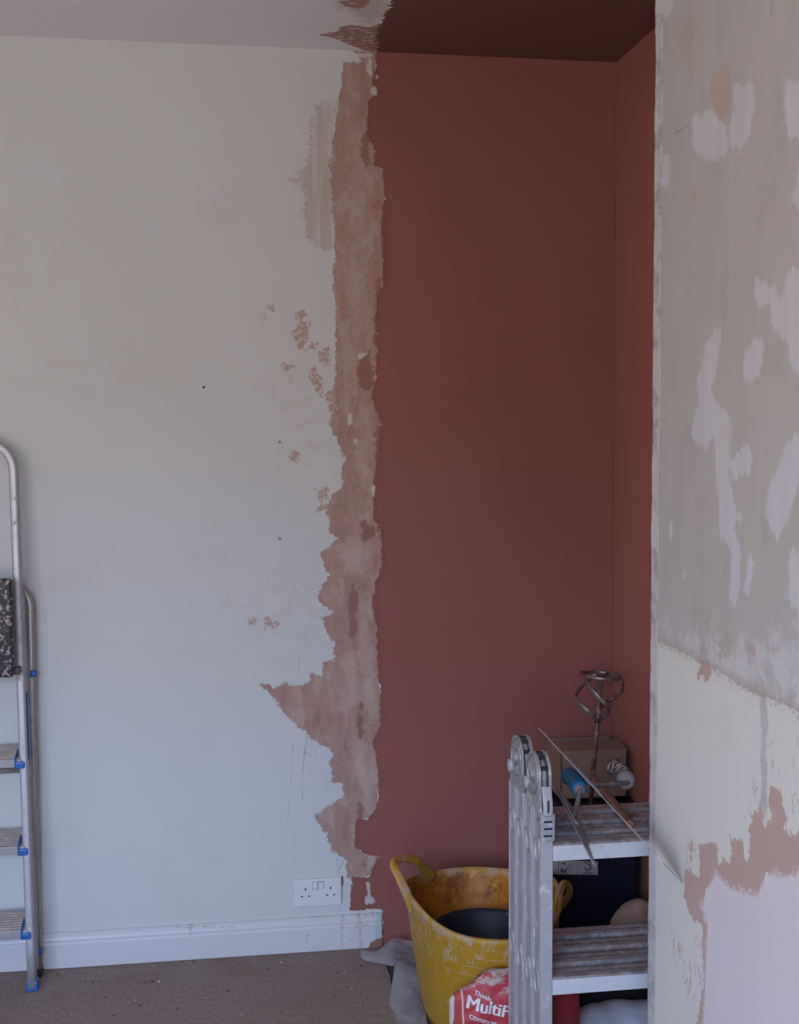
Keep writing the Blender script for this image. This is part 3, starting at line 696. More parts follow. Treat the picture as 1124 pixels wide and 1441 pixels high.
for (py, px) in ((1077, 25), (1199, 33), (1317, 38)):
    z = 0.6
    for _ in range(6): z = atY(px, py, fpt(1, z).y - .022).z
    c = fpt(1, z); hwx = c.x - FX - .004
    T = Matrix.Translation((FX, c.y - .022, z)) @ Matrix.Rotation(math.radians(10), 4, 'X')
    bm = bm_new(); add_box(bm, (-hwx, 0.0, .008), (hwx, .108, .018), .002, 1, T)
    st = local(sl, obj('step', bm, M_TREAD, sl))
    bm = bm_new(); add_box(bm, (-hwx, -.003, -.006), (hwx, .004, .0185), .0015, 1, T); add_box(bm, (-hwx, .104, -.006), (hwx, .110, .0185), 0, 1, T)
    lp = obj('step_lip', bm, M_ALU, st)
    for k in range(7):
        bm = bm_new(); yy = .014 + k * .0135
        add_box(bm, (-hwx + .01, yy, .0175), (hwx - .012, yy + .005, .0198), 0, 1, T); ob = obj('tread_rib', bm, M_TREAD, st)
    for s in (-1, 1):
        bm = bm_new()
        add_box(bm, (s * hwx - .020 if s > 0 else -hwx - .008, -.0085, -.008), (s * hwx + .008 if s > 0 else -hwx + .020, .002, .012), .003, 2, T)
        add_box(bm, (s * hwx - .020 if s > 0 else -hwx + .014, -.0085, -.008), (s * hwx - .014 if s > 0 else -hwx + .020, .050, .030), .003, 2, T)
        obj('step_cap', bm, M_BLUEPL, st)
# folded-up black platform
pz0, pz1 = atY(10, 951, 3.70).z, atY(10, 812, 3.72).z
pxr = atY(20, 880, 3.70).x
mplat = simple('speckled_black_platform', (0.022, 0.020, 0.022), 0.6, var=0.3, dirt=(0.40, 0.335, 0.32), dirt_amt=(0.51, 0.60), dscale=85, bump=0.2)
bm = bm_new(); add_box(bm, (2 * FX - pxr, 3.665, pz0), (pxr, 3.700, pz1), .010, 3); local(sl, obj('platform', bm, mplat, sl, True))
bm = bm_new(); add_box(bm, (pxr - .05, 3.69, pz0 + .004), (pxr + .014, 3.72, pz0 + .024), .003); local(sl, obj('platform_bracket', bm, simple('black_bracket', (0.05, 0.045, 0.05), 0.5, var=0.3), sl))

# ---- folded multi-section ladder
LX0, LY0, LW, SW, SP, SD = 0.749, 2.722, 0.425, 0.027, 0.0770, 0.068
STZ = 0.754
ml = thing('folding_ladder', 'folded four-section aluminium ladder standing in front of the alcove, plaster splashed', 'ladder', (LX0 + LW / 2, LY0 + 2 * SP, 0))
RZ = (0.064, 0.372, 0.680)
for k in range(4):
    y0 = LY0 + k * SP
    for s in (0, 1):
        xa = LX0 if s == 0 else LX0 + LW - SW
        so_ = xa if s == 0 else xa + SW          # outer face
        o_ = 1 if s == 0 else -1
        bm = bm_new()
        add_box(bm, (xa, y0, 0.03), (xa + SW, y0 + SD, STZ), .0025, 2)
        st = local(ml, obj('stile', bm, M_ALU_P, ml))
        bm = bm_new()
        for yy in (y0 + .004, y0 + SD - .010): add_box(bm, (so_ - .0022, yy, .03), (so_ + .0022, yy + .006, STZ - .002), .0008, 1)
        obj('edge_rib', bm, M_ALU_P, st)
        for z in RZ:       # swaged rung ends
            bm = bm_new(); yc = y0 + SD * .5
            sweep(bm, [V((so_ - o_ * .0005, yc + .018 * math.cos(a), z - .018 + .028 * math.sin(a))) for a in np.linspace(0, 2 * math.pi, 25)[:-1]], circ(.0026, 6), (1, 0, 0), closed=True)
            rv = obj('rung_end', bm, M_ALU, st, True)
        for zz in (STZ - .02, STZ - .075):
            bm = bm_new(); yc = y0 + SD * (.3 if zz > STZ - .05 else .75); add_cyl(bm, (so_ + o_ * .001, yc, zz), (so_ - o_ * .003, yc, zz), .0055, .004, 12); obj('rivet', bm, M_HINGE, st, True)
        bm = bm_new(); add_box(bm, (xa - .002, y0 - .001, 0.0), (xa + SW + .002, y0 + SD + .001, 0.034), .004); obj('foot_cap', bm, simple('black_rubber_foot', (0.03, 0.03, 0.03), 0.8), st)
    for z in RZ:
        # rounded rung with flat ribbed top
        yc = y0 + SD * .5
        prof = [(-.031, -.030), (-.031, -.004), (-.026, .0), (-.014, .0015), (.0, .0), (.012, .0015), (.024, -.001), (.031, -.009), (.031, -.022), (.024, -.030)]
        bm = bm_new(); prism(bm, prof, lambda a, b, t: V((t, yc + a, z + b)), LX0 + SW - .002, LX0 + LW - SW + .002)
        rg = local(ml, obj('rung', bm, M_RUNG, ml))
M_FRONT = simple('bright_rung_lip', (0.60, 0.62, 0.66), 0.5, 0.35, var=0.12, dirt=(0.52, 0.50, 0.50), dirt_amt=(0.5, 0.65), dscale=40)
for z in RZ:
    bm = bm_new(); add_box(bm, (LX0 + SW, LY0 + .001, z - .038), (LX0 + LW - SW, LY0 + .0045, z - .003), .001, 1)
    local(ml, obj('rung_lip', bm, M_FRONT, ml))
def hinge_profile(yc, zc, R, zb, w):
    pts = [(yc - w, zb), (yc - w, zb + .022), (yc - w * .94, zb + .04)]
    for a in np.linspace(math.pi * 1.05, -math.pi * .05, 20): pts.append((yc + R * math.cos(a), zc + R * math.sin(a)))
    pts += [(yc + w * .94, zb + .04), (yc + w, zb + .022), (yc + w, zb)]
    return pts
for pair in (0, 2):
    yc = LY0 + pair * SP + SP - .0045
    for s in (0, 1):
        xa = LX0 if s == 0 else LX0 + LW - SW
        sg = -1 if s == 0 else 1
        so_ = xa if s == 0 else xa + SW
        hg = thing('hinge', None, None)
        hg.parent = ml; hg.location = V((xa + SW / 2, yc, STZ)) - V(ml.location)
        base = V((xa + SW / 2, yc, STZ))
        def put(o): o.matrix_parent_inverse = Matrix.Translation(-base); return o
        bm = bm_new()       # core body
        prism(bm, hinge_profile(yc, .822, .047, STZ - .002, .066), lambda a, b, t: V((t, a, b)), xa + .009, xa + SW - .009)
        put(obj('hinge_core', bm, M_HINGE, hg))
        for (x_a, x_b) in ((xa - .0015, xa + .0045), (xa + SW - .0045, xa + SW + .0015)):
            bm = bm_new(); prism(bm, hinge_profile(yc, .824, .053, STZ - .004, .060), lambda a, b, t: V((t, a, b)), x_a, x_b)
            put(obj('hinge_plate', bm, M_HPL, hg))
        for r, xx in ((.044, .0022), (.018, .0035)):      # raised rings on the outer face
            bm = bm_new()
            sweep(bm, [V((so_ + sg * xx * .6, yc + r * math.cos(a), .824 + r * math.sin(a))) for a in np.linspace(0, 2 * math.pi, 33)[:-1]], circ(.0030, 6), (1, 0, 0), closed=True)
            put(obj('hinge_ring', bm, M_HINGE, hg, True))
        bm = bm_new(); add_cyl(bm, (so_ - sg * .002, yc, .824), (so_ + sg * .006, yc, .824), .011, .009, 18); put(obj('hinge_pin', bm, M_ALU, hg, True))
        # side lock knob low on the outer face, at the rear of the pair
        bm = bm_new(); add_cyl(bm, (so_ - sg * .002, yc + .046, .792), (so_ + sg * .010, yc + .046, .792), .018, .015, 18); put(obj('lock_knob', bm, M_ALU_P, hg, True))
        # slots across the crown of the hinge
        for a in (1.1, 1.5, 2.0, 2.6):
            y_, z_ = yc - .0485 * math.cos(math.pi - a) , .822 + .0485 * math.sin(a)
            bm = bm_new(); add_box(bm, (xa + .006, y_ - .0045, z_ - .0045), (xa + SW - .006, y_ + .0045, z_ + .0035)); put(obj('lock_slot', bm, M_BLACK, hg))
        if pair == 0:
            bm = bm_new()   # curved lock lever down the front
            pth = [V((xa + SW / 2, LY0 + .012, .810)), V((xa + SW / 2, LY0 + .002, .790)), V((xa + SW / 2, LY0 - .004, .768)), V((xa + SW / 2, LY0 - .004, .748))]
            sweep(bm, smooth_path(pth, 5), rrect(.022, .006, .002), (0, -1, 0)); put(obj('lock_lever', bm, M_ALU_P, hg, True))
            bm = bm_new(); add_box(bm, (xa + SW / 2 - .002, LY0 - .0085, .756), (xa + SW / 2 + .002, LY0 - .006, .783)); put(obj('lever_slot', bm, M_BLACK, hg))
for s in (0, 1):
    xa = LX0 if s == 0 else LX0 + LW - SW
    bm = bm_new(); add_box(bm, (xa - .003, LY0 - .006, .690), (xa + SW + .003, LY0 + .030, .752), .003)
    lb = local(ml, obj('lock_block', bm, M_GREYPL, ml))
    for z in (.735, .719, .703):
        bm = bm_new(); add_box(bm, (xa + .004, LY0 - .0068, z - .0022), (xa + SW - .004, LY0 - .0055, z + .0022)); obj('grip_slot', bm, M_BLACK, lb)

# ---- yellow flexible tub
TC = V((0.765, 3.392, -0.006)); TA, TB, TH = 0.214, 0.282, 0.314
tub = thing('flexible_tub', 'yellow rubber builder\'s tub with loop handles, smeared with plaster', 'tub', TC)
mtub = MT('yellow_tub_rubber', 0.5, 0, 0.4)
geo = mtub.n('ShaderNodeNewGeometry')
brk = mtub.n('ShaderNodeTexBrick'); mtub.l(mtub.co('UV'), brk.inputs['Vector'])
brk.inputs['Scale'].default_value = 1.0; brk.inputs['Brick Width'].default_value = 0.062; brk.inputs['Row Height'].default_value = 0.026; brk.inputs['Mortar Size'].default_value = 0.0011
brk.inputs['Color1'].default_value = (0, 0, 0, 1); brk.inputs['Color2'].default_value = (0, 0, 0, 1); brk.inputs['Mortar'].default_value = (1, 1, 1, 1)
yl = mtub.mix(mtub.noise(6, 5), (0.36, 0.195, 0.013), (0.46, 0.26, 0.020))
scr = mtub.ramp(mtub.noise(46, 9, 0.76, mtub.mapped((1, 1, 0.7), rot=(0.4, 0.5, 0))), 0.53, 0.59)
zmask = mtub.ramp(mtub.math('MULTIPLY_ADD', mtub.noise(5, 4), 0.22, mtub.attr('tubz')), 0.24, 0.38)
outc = mtub.mix(mtub.math('MULTIPLY', mtub.math('MULTIPLY', scr, zmask), 0.6), yl, (0.48, 0.38, 0.30))
outc = mtub.mix(mtub.math('MULTIPLY', mtub.math('MULTIPLY', brk.outputs['Fac'], mtub.ramp(mtub.noise(14, 5), 0.44, 0.60)), 0.38), outc, (0.62, 0.49, 0.32))
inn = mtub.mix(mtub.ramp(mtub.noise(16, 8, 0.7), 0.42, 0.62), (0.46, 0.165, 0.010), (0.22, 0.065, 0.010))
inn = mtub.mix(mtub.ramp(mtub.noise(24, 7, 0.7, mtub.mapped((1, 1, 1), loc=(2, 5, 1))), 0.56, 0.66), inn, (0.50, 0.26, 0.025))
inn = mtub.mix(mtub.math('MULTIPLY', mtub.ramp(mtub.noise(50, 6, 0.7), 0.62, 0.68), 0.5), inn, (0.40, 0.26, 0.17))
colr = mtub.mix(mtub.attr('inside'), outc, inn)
colr = mtub.mix(mtub.math('MULTIPLY', mtub.attr('rimd'), mtub.math('MULTIPLY', mtub.ramp(mtub.noise(20, 6), 0.4, 0.6), 0.55)), colr, (0.46, 0.35, 0.26))
mtub.color(colr); mtub.bump(mtub.math('ADD', mtub.math('MULTIPLY', scr, 0.3), mtub.math('MULTIPLY', brk.outputs['Fac'], 0.4)), 0.4, 0.002)
NA = 96
def tub_r(th, f):
    """radii at height fraction f"""
    k = 0.74 + 0.26 * (f ** 0.85)
    return TA * k, TB * k
def rim_z(th):
    c = abs(math.cos(th)); return TH * (1 + 0.13 * c ** 4 - 0.015 * (1 - c))
bm = bm_new(); rings = []
uvl = bm.loops.layers.uv.new('UVMap')
l_in = bm.verts.layers.float.new('inside'); l_z = bm.verts.layers.float.new('tubz'); l_r = bm.verts.layers.float.new('rimd')
prof = [('o', f) for f in np.linspace(0, 1, 22)] + [('r', 1.0)] + [('i', f) for f in np.linspace(1, 0.02, 22)]
for side, f in prof:
    ring = []
    for i in range(NA):
        th = 2 * math.pi * i / NA
        a, b = tub_r(th, f); t = 0.0
        if side == 'i': t = -0.006
        if side == 'o' and f > 0.955: t = 0.003
        z = f * rim_z(th)
        if side == 'r': z += 0.003; t = -0.001
        wob = 0.004 * mnoise.noise(V((math.cos(th) * 2, math.sin(th) * 2, f * 2)))
        ring.append(bm.verts.new(((a + t + wob) * math.cos(th), (b + t + wob) * math.sin(th), z + (0.006 if side == 'i' else 0))))
    rings.append(ring)
for (side, f), ring in zip(prof, rings):
    for v in ring: v[l_in] = 1.0 if side == 'i' and f < 0.985 else 0.0; v[l_z] = f * TH; v[l_r] = 1.0 if f > 0.93 else 0.0
for k, (a, b) in enumerate(zip(rings[:-1], rings[1:])):
    for i in range(NA):
        fc = bm.faces.new((a[i], a[(i + 1) % NA], b[(i + 1) % NA], b[i]))
        for lp, (ii, kk) in zip(fc.loops, ((i, k), (i + 1, k), (i + 1, k + 1), (i, k + 1))):
            lp[uvl].uv = (ii / NA * 1.45, prof[kk][1] * TH)
bm.faces.new(rings[0][::-1]); bm.faces.new(rings[-1])
tb = obj('tub_body', bm, mtub.m, tub, True)
# loop handles
mhd = simple('yellow_handle_rubber', (0.44, 0.225, 0.025), 0.5, var=0.15, dirt=(0.40, 0.27, 0.18), dirt_amt=(0.5, 0.65), dscale=25)
H_L = [(582, 1280, 3.37), (573, 1259, 3.365), (562, 1236, 3.37), (554, 1219, 3.39), (557, 1210, 3.42), (572, 1208, 3.46), (587, 1212, 3.50), (596, 1222, 3.55), (608, 1234, 3.60)]
H_R = [(777, 1300, 3.35), (783, 1276, 3.34), (788, 1254, 3.34), (793, 1244, 3.36), (799, 1246, 3.39), (801, 1256, 3.41), (794, 1268, 3.43), (780, 1284, 3.45)]
for hp_, rf_ in ((H_L, (0.25, -1, 0.2)), (H_R, (0.5, -1, 0.2))):
    sp = smooth_path([atY(*p) - TC for p in hp_], 6)
    bm = bm_new(); sweep(bm, sp, rrect(.021, .013, .005), rf_, scale=[1 + .5 * abs(2 * i / (len(sp) - 1) - 1) ** 2 for i in range(len(sp))])
    obj('handle', bm, mhd, tub, True)

# ---- dark bucket nested in the tub
bk = thing('dark_bucket', 'blue-black bucket standing inside the yellow tub', 'bucket', (TC.x + .008, TC.y - .005, 0.004))
mbk = simple('blue_black_bucket_plastic', (0.012, 0.016, 0.032), 0.6, var=0.5, scale=14, dirt=(0.10, 0.125, 0.19), dirt_amt=(0.60, 0.72), dscale=60)
def lathe(bm, prof, n=48, cx=0, cy=0):
    rr = [[bm.verts.new((cx + r * math.cos(2 * math.pi * i / n), cy + r * math.sin(2 * math.pi * i / n), z)) for i in range(n)] for r, z in prof]
    for a, b in zip(rr[:-1], rr[1:]):
        for i in range(n): bm.faces.new((a[i], a[(i + 1) % n], b[(i + 1) % n], b[i]))
    bm.faces.new(rr[0][::-1]); bm.faces.new(rr[-1])
bm = bm_new(); lathe(bm, [(.110, 0), (.142, .212), (.150, .216), (.150, .228), (.146, .230), (.139, .216), (.107, .01)])
obj('bucket_body', bm, mbk, bk, True)
bm = bm_new()
sweep(bm, [V((.150 * math.cos(a), .150 * math.sin(a), .223)) for a in np.linspace(0, 2 * math.pi, 49)[:-1]], circ(.004, 8), (0, 0, 1), closed=True)
obj('bucket_rim', bm, mbk, bk, True)

# ---- lettering helper
def text_mesh(body, size, bold=0.0):
    cu = bpy.data.curves.new('t', 'FONT'); cu.body = body; cu.size = 1.0; cu.offset = bold / size; cu.resolution_u = 6
    o = bpy.data.objects.new('t', cu); COL.objects.link(o)
    dg = bpy.context.evaluated_depsgraph_get(); dg.update()
    me = bpy.data.meshes.new_from_object(o.evaluated_get(dg))
    bpy.data.objects.remove(o); bpy.data.curves.remove(cu)
    for v in me.vertices: v.co *= size
    return me

# ---- red plaster bag
def bag_shape(a, hgt, th, seed, crump=0.012):
    """front depth at (u, v): u across -a..a, v 0..hgt; returns y offset towards viewer and small x/z wobble"""
    def f(u, v):
        k = max(0.0, 1 - abs(u / a) ** 2.6) ** 0.5
        tv = min(1.0, (1 - v / hgt) / 0.30) if v > hgt * .7 else 1.0
        tv = 0.22 + 0.78 * math.sin(tv * math.pi / 2)
        n = mnoise.fractal(V((u * 14 + seed, v * 18, seed)), 0.9, 2.0, 4) * crump * (0.35 + 1.5 * max(0, (v / hgt - .62)))
        return th * k * tv + n * k
    return f
def build_bag(name, parent, a, hgt, th, seed, mat, topdrop=0.05, nu=60, nv=60, crump=0.012):
    F = bag_shape(a, hgt, th, seed, crump)
    bm = bm_new(); fr = []; bk_ = []
    for i in range(nu + 1):
        u = -a + 2 * a * i / nu
        top = hgt - topdrop * abs(u / a) ** 2.2 + 0.008 * mnoise.noise(V((u * 22, seed, 0)))
        c1, c2 = [], []
        for j in range(nv + 1):
            v = j / nv * top; vv = j / nv * hgt
            d = F(u, vv)
            c1.append(bm.verts.new((u, -d, v))); c2.append(bm.verts.new((u, d * .9, v)) if 0 < i < nu and 0 < j < nv or True else None)
        fr.append(c1); bk_.append(c2)
    for i in range(nu):
        for j in range(nv):
            bm.faces.new((fr[i][j], fr[i + 1][j], fr[i + 1][j + 1], fr[i][j + 1])); bm.faces.new((bk_[i][j], bk_[i][j + 1], bk_[i + 1][j + 1], bk_[i + 1][j]))
        bm.faces.new((fr[i][0], bk_[i][0], bk_[i + 1][0], fr[i + 1][0])); bm.faces.new((fr[i][nv], fr[i + 1][nv], bk_[i + 1][nv], bk_[i][nv]))
    bmesh.ops.remove_doubles(bm, verts=bm.verts, dist=1e-5)
    return obj(name, bm, mat, parent, True), F
bl = atY(632, 1400, 3.075)
BA, BH = 0.170, 0.258
bag = thing('plaster_bag', 'red and white paper plaster bag slumped against the front of the yellow tub', 'bag', (bl.x + BA, 3.076, -0.006))
mbg = MT('red_bag_paper', 0.55, 0, 0.4)
sep = mbg.n('ShaderNodeSeparateXYZ'); mbg.l(mbg.co(), sep.inputs[0])
red = mbg.mix(mbg.noise(14, 5), (0.36, 0.030, 0.040), (0.47, 0.055, 0.060))
nzb = mbg.noise(20, 5, 0.6)
side = mbg.ramp(mbg.math('MULTIPLY_ADD', nzb, 0.02, sep.outputs[0]), -BA + .018, -BA + .022)
colr = mbg.mix(side, (0.60, 0.56, 0.52), red)
line = mbg.math('MULTIPLY', mbg.ramp(sep.outputs[0], -BA + .027, -BA + .029), mbg.math('SUBTRACT', 1.0, mbg.ramp(sep.outputs[0], -BA + .031, -BA + .033)))
colr = mbg.mix(mbg.math('MULTIPLY', line, 0.8), colr, (0.62, 0.55, 0.52))
topm = mbg.math('MULTIPLY', mbg.ramp(mbg.math('MULTIPLY_ADD', nzb, 0.05, sep.outputs[2]), 0.226, 0.242), mbg.ramp(mbg.noise(17, 6, 0.65, mbg.mapped((0.7, 1, 1.6), loc=(3, 0, 0))), 0.46, 0.56))
colr = mbg.mix(mbg.math('MULTIPLY', topm, 0.85), colr, mbg.mix(nzb, (0.34, 0.28, 0.26), (0.68, 0.62, 0.58)))
mbg.color(colr); mbg.bump(mbg.noise(35, 5), 0.5, 0.004)
bgo, FB = build_bag('bag_body', bag, BA, BH, 0.046, 3.1, mbg.m, topdrop=0.075, crump=0.022)
mwhite_print = simple('white_print', (0.68, 0.64, 0.64), 0.5, var=0.04)
def bag_text(body, size, u0, v0, rot, bold, name, bend=0.0):
    me = text_mesh(body, size)
    b2 = bmesh.new(); b2.from_mesh(me)
    n0 = len(b2.verts); b2.from_mesh(me); b2.verts.ensure_lookup_table(); bpy.data.meshes.remove(me)
    for k_, v in enumerate(b2.verts): v.co.x += bold if k_ < n0 else -bold     # doubled strokes read as bold
    bmesh.ops.triangulate(b2, faces=b2.faces)
    for _ in range(3):
        bmesh.ops.subdivide_edges(b2, edges=[e_ for e_ in b2.edges if e_.calc_length() > .004], cuts=1)
        bmesh.ops.triangulate(b2, faces=b2.faces)
    c, s = math.cos(rot), math.sin(rot)
    for v in b2.verts:
        x, y = v.co.x, v.co.y; y += bend * x * x
        u, w = u0 + x * c - y * s, v0 + x * s + y * c
        top = BH - 0.075 * abs(u / BA) ** 2.2
        v.co = V((u, -FB(max(-BA, min(BA, u)), min(BH, w * BH / top)) - .0036, w))
    return obj(name, b2, mwhite_print, bgo)
bag_text('MultiFinish', 0.043, -0.135, 0.176, -0.24, 0.0014, 'lettering')
bag_text('Thistle', 0.016, -0.112, 0.206, -0.38, 0.0004, 'lettering')
bag_text('common', 0.020, -0.128, 0.153, -0.34, 0.0003, 'lettering')

# ---- plastic sheet
shm = bpy.data.materials.new('translucent_plastic_film'); shm.use_nodes = True
nt = shm.node_tree; nt.nodes.clear()
o_ = nt.nodes.new('ShaderNodeOutputMaterial'); p_ = nt.nodes.new('ShaderNodeBsdfPrincipled'); t_ = nt.nodes.new('ShaderNodeBsdfTransparent'); x_ = nt.nodes.new('ShaderNodeMixShader'); tl = nt.nodes.new('ShaderNodeBsdfTranslucent'); x2 = nt.nodes.new('ShaderNodeMixShader')
p_.inputs['Base Color'].default_value = (0.62, 0.60, 0.66, 1); p_.inputs['Roughness'].default_value = 0.35
tl.inputs[0].default_value = (0.62, 0.60, 0.66, 1); x2.inputs[0].default_value = 0.35
ns_ = nt.nodes.new('ShaderNodeTexNoise'); ns_.inputs['Scale'].default_value = 9; ns_.inputs['Detail'].default_value = 5
mr_ = nt.nodes.new('ShaderNodeMapRange'); mr_.inputs['From Min'].default_value = .3; mr_.inputs['From Max'].default_value = .7; mr_.inputs['To Min'].default_value = .45; mr_.inputs['To Max'].default_value = .80
tc_ = nt.nodes.new('ShaderNodeTexCoord'); nt.links.new(tc_.outputs['Object'], ns_.inputs['Vector']); nt.links.new(ns_.outputs['Fac'], mr_.inputs['Value']); nt.links.new(mr_.outputs[0], x_.inputs[0])
nt.links.new(p_.outputs[0], x2.inputs[1]); nt.links.new(tl.outputs[0], x2.inputs[2]); nt.links.new(t_.outputs[0], x_.inputs[1]); nt.links.new(x2.outputs[0], x_.inputs[2]); nt.links.new(x_.outputs[0], o_.inputs[0])
def film(rows, bm, seed):
    ctrl = [[atY(*p) for p in r] for r in rows]
    for r in ctrl:
        for p in r: p.z = max(p.z, 0.004)
    dense = [smooth_path(r, 8) for r in ctrl]
    cols = list(zip(*dense)); cols = [smooth_path(c, 8) for c in cols]
    g = []
    for i, c in enumerate(cols):
        g.append([bm.verts.new(p + V((0, -1, .5)).normalized() * (.006 * mnoise.fractal(p * 22 + V((seed, 0, 0)), 1, 2, 3) + .004 * mnoise.noise(p * 9))) for p in c])
    for v in [v for c in g for v in c]: v.co.z = max(v.co.z, 0.003)
    for a, b in zip(g[:-1], g[1:]):
        for j in range(len(a) - 1): bm.faces.new((a[j], a[j + 1], b[j + 1], b[j]))
bm = bm_new()
film([[(508, 1337, 3.80), (530, 1338, 3.81), (552, 1321, 3.81), (572, 1323, 3.79), (588, 1327, 3.77)],
      [(508, 1347, 3.77), (530, 1343, 3.76), (551, 1332, 3.75), (573, 1335, 3.74), (590, 1338, 3.73)],
      [(516, 1352, 3.745), (537, 1354, 3.71), (552, 1346, 3.69), (568, 1347, 3.69), (592, 1347, 3.69)],
      [(520, 1351, 3.74), (541, 1357, 3.69), (553, 1359, 3.65), (560, 1352, 3.66), (592, 1356, 3.66)]], bm, 1)
film([[(556, 1353, 3.67), (566, 1351, 3.66), (580, 1352, 3.66), (594, 1354, 3.66)],
      [(553, 1376, 3.60), (566, 1372, 3.57), (581, 1370, 3.57), (594, 1370, 3.58)],
      [(550, 1400, 3.53), (566, 1394, 3.49), (583, 1392, 3.49), (596, 1394, 3.50)],
      [(548, 1424, 3.46), (566, 1415, 3.42), (585, 1414, 3.41), (598, 1416, 3.43)],
      [(556, 1450, 3.38), (570, 1440, 3.34), (587, 1440, 3.33), (600, 1442, 3.34)],
      [(565, 1475, 3.26), (575, 1465, 3.25), (590, 1462, 3.25), (603, 1466, 3.24)]], bm, 5)
sh = obj('plastic_sheet', bm, shm, None, True)
tag(sh, 'crumpled clear plastic sheeting on the floor left of the yellow tub', 'plastic sheet')

# ---- cardboard box in the corner
mcb = simple('cardboard', (0.255, 0.155, 0.11), 0.8, var=0.12, scale=8, bump=0.1)
cb0, cb1 = atY(774, 1060, 3.80), 0.643
cbx = thing('cardboard_box', 'brown cardboard box on the navy container in the alcove corner, behind the trowels', 'box', ((cb0.x + 1.280) / 2, 3.765, 0.4955))
hw_ = (1.280 - cb0.x) / 2; hd_ = 0.085; hz = cb1 - .4955
for nm, lo, hi in (('front_panel', (-hw_, -hd_, 0), (hw_, -hd_ + .004, hz - .003)), ('back_panel', (-hw_, hd_ - .004, 0), (hw_, hd_, hz)), ('side_panel', (-hw_, -hd_, 0), (-hw_ + .004, hd_, hz)), ('side_panel', (hw_ - .004, -hd_, 0), (hw_, hd_, hz)), ('base_panel', (-hw_, -hd_, 0), (hw_, hd_, .004))):
    lbox(nm, cbx, lo, hi, mcb, .001)
lbox('flap', cbx, (-hw_, 0, -.002), (hw_, .080, .002), mcb, .0008, Matrix.Translation((0, -hd_ + .002, hz - .002)) @ Matrix.Rotation(math.radians(8), 4, 'X'))
lbox('tape', cbx, (-hw_ + .028, -hd_ - .0006, hz - .12), (-hw_ + .030, -hd_ - .0001, hz - .004), simple('crease_line', (0.22, 0.13, 0.085), .8))

# ---- navy storage tub with a printed label
nv_ = thing('navy_container', 'dark navy plastic container with a printed white label, behind the ladder rungs', 'container', (1.126, 3.698, -0.006))
nv_.rotation_euler = (0, 0, math.radians(-1.5))
mnv = simple('navy_plastic', (0.004, 0.005, 0.020), 0.45, var=0.25, scale=10, dirt=(0.030, 0.028, 0.034), dirt_amt=(0.62, 0.74), dscale=30)
NVH = 0.500
bm = bm_new()
pr0 = rrect(.290, .315, .030, 4); pr1 = rrect(.318, .340, .030, 4)
ra = [bm.verts.new((a, b, 0)) for a, b in pr0]; rb = [bm.verts.new((a, b, NVH)) for a, b in pr1]; rcx = [bm.verts.new((a * .97, b * .97, NVH)) for a, b in pr1]; rd = [bm.verts.new((a * .96, b * .96, NVH - .006)) for a, b in pr1]
nn_ = len(ra)
for A, B in ((ra, rb), (rb, rcx), (rcx, rd)):
    for i in range(nn_): bm.faces.new((A[i], A[(i + 1) % nn_], B[(i + 1) % nn_], B[i]))
bm.faces.new(ra[::-1]); bm.faces.new(rd)
obj('container_body', bm, mnv, nv_)
bm = bm_new()
sweep(bm, [V((a * 1.004, b * 1.004, NVH - .010)) for a, b in pr1], rrect(.008, .016, .003, 2), (0, 0, 1), closed=True); obj('container_rim', bm, mnv, nv_)
for xr in (-.125, .078, .125):
    bm = bm_new(); sweep(bm, [V((xr, -.157 - .0125 * z / .5, z)) for z in (.02, .25, .47)], rrect(.006, .006, .002, 2), (0, -1, 0)); obj('moulded_rib', bm, mnv, nv_)
# label: paper + pictograms
fy = lambda z: -(.1575 + .0125 * z / .5) - .0014
mpap = simple('label_paper', (0.36, 0.325, 0.33), 0.6, var=0.06); mink = simple('label_ink', (0.07, 0.07, 0.09), 0.7)
LZ0, LZ1, LXA, LXB = .322, .364, -.150, .020
bm = bm_new()
vs = [bm.verts.new(p) for p in ((LXA, fy(LZ0 + .006), LZ0 + .006), (LXB, fy(LZ0 - .004), LZ0 - .004), (LXB, fy(LZ1 - .006), LZ1 - .006), (LXA, fy(LZ1 + .006), LZ1 + .006))]
vs2 = [bm.verts.new(v.co + V((0, .0009, 0))) for v in vs]
bm.faces.new(vs); bm.faces.new(vs2[::-1])
for i in range(4): bm.faces.new((vs[i], vs2[i], vs2[(i + 1) % 4], vs[(i + 1) % 4]))
lab = obj('label', bm, mpap, nv_); lab['label'] = 'white printed label with small pictograms'
def lab_z(x, f): 
    t = (x - LXA) / (LXB - LXA); z0 = LZ0 + .006 - .010 * t; z1 = LZ1 + .006 - .012 * t; return z0 + (z1 - z0) * f
def ink_bar(x, f, w, h, rot=0):
    z = lab_z(x, f); lbox('pictogram', lab, (-w / 2, -.0006, -h / 2), (w / 2, .0002, h / 2), mink, 0, Matrix.Translation((x, fy(z) - .0003, z)) @ Matrix.Rotation(rot, 4, 'Y'))
ink_bar(-.099, .5, .0008, .034); ink_bar(-.042, .5, .0008, .034)
ink_bar(-.085, .80, .010, .003); ink_bar(-.081, .80, .003, .008)
ink_bar(-.072, .48, .0016, .034, .75); ink_bar(-.060, .52, .0012, .030, .75)
ink_bar(-.087, .34, .007, .007, .78); ink_bar(-.079, .22, .006, .006, .4); ink_bar(-.089, .22, .005, .005)
ink_bar(-.012, .90, .026, .0022); ink_bar(-.012, .20, .020, .0018); ink_bar(-.010, .10, .032, .0018)
bm = bm_new(); cz = lab_z(-.010, .56)
arc = [V((-.010 + .0085 * math.cos(a), fy(cz) - .0006, cz + .0085 * math.sin(a))) for a in np.linspace(-3.0, 1.6, 22)]
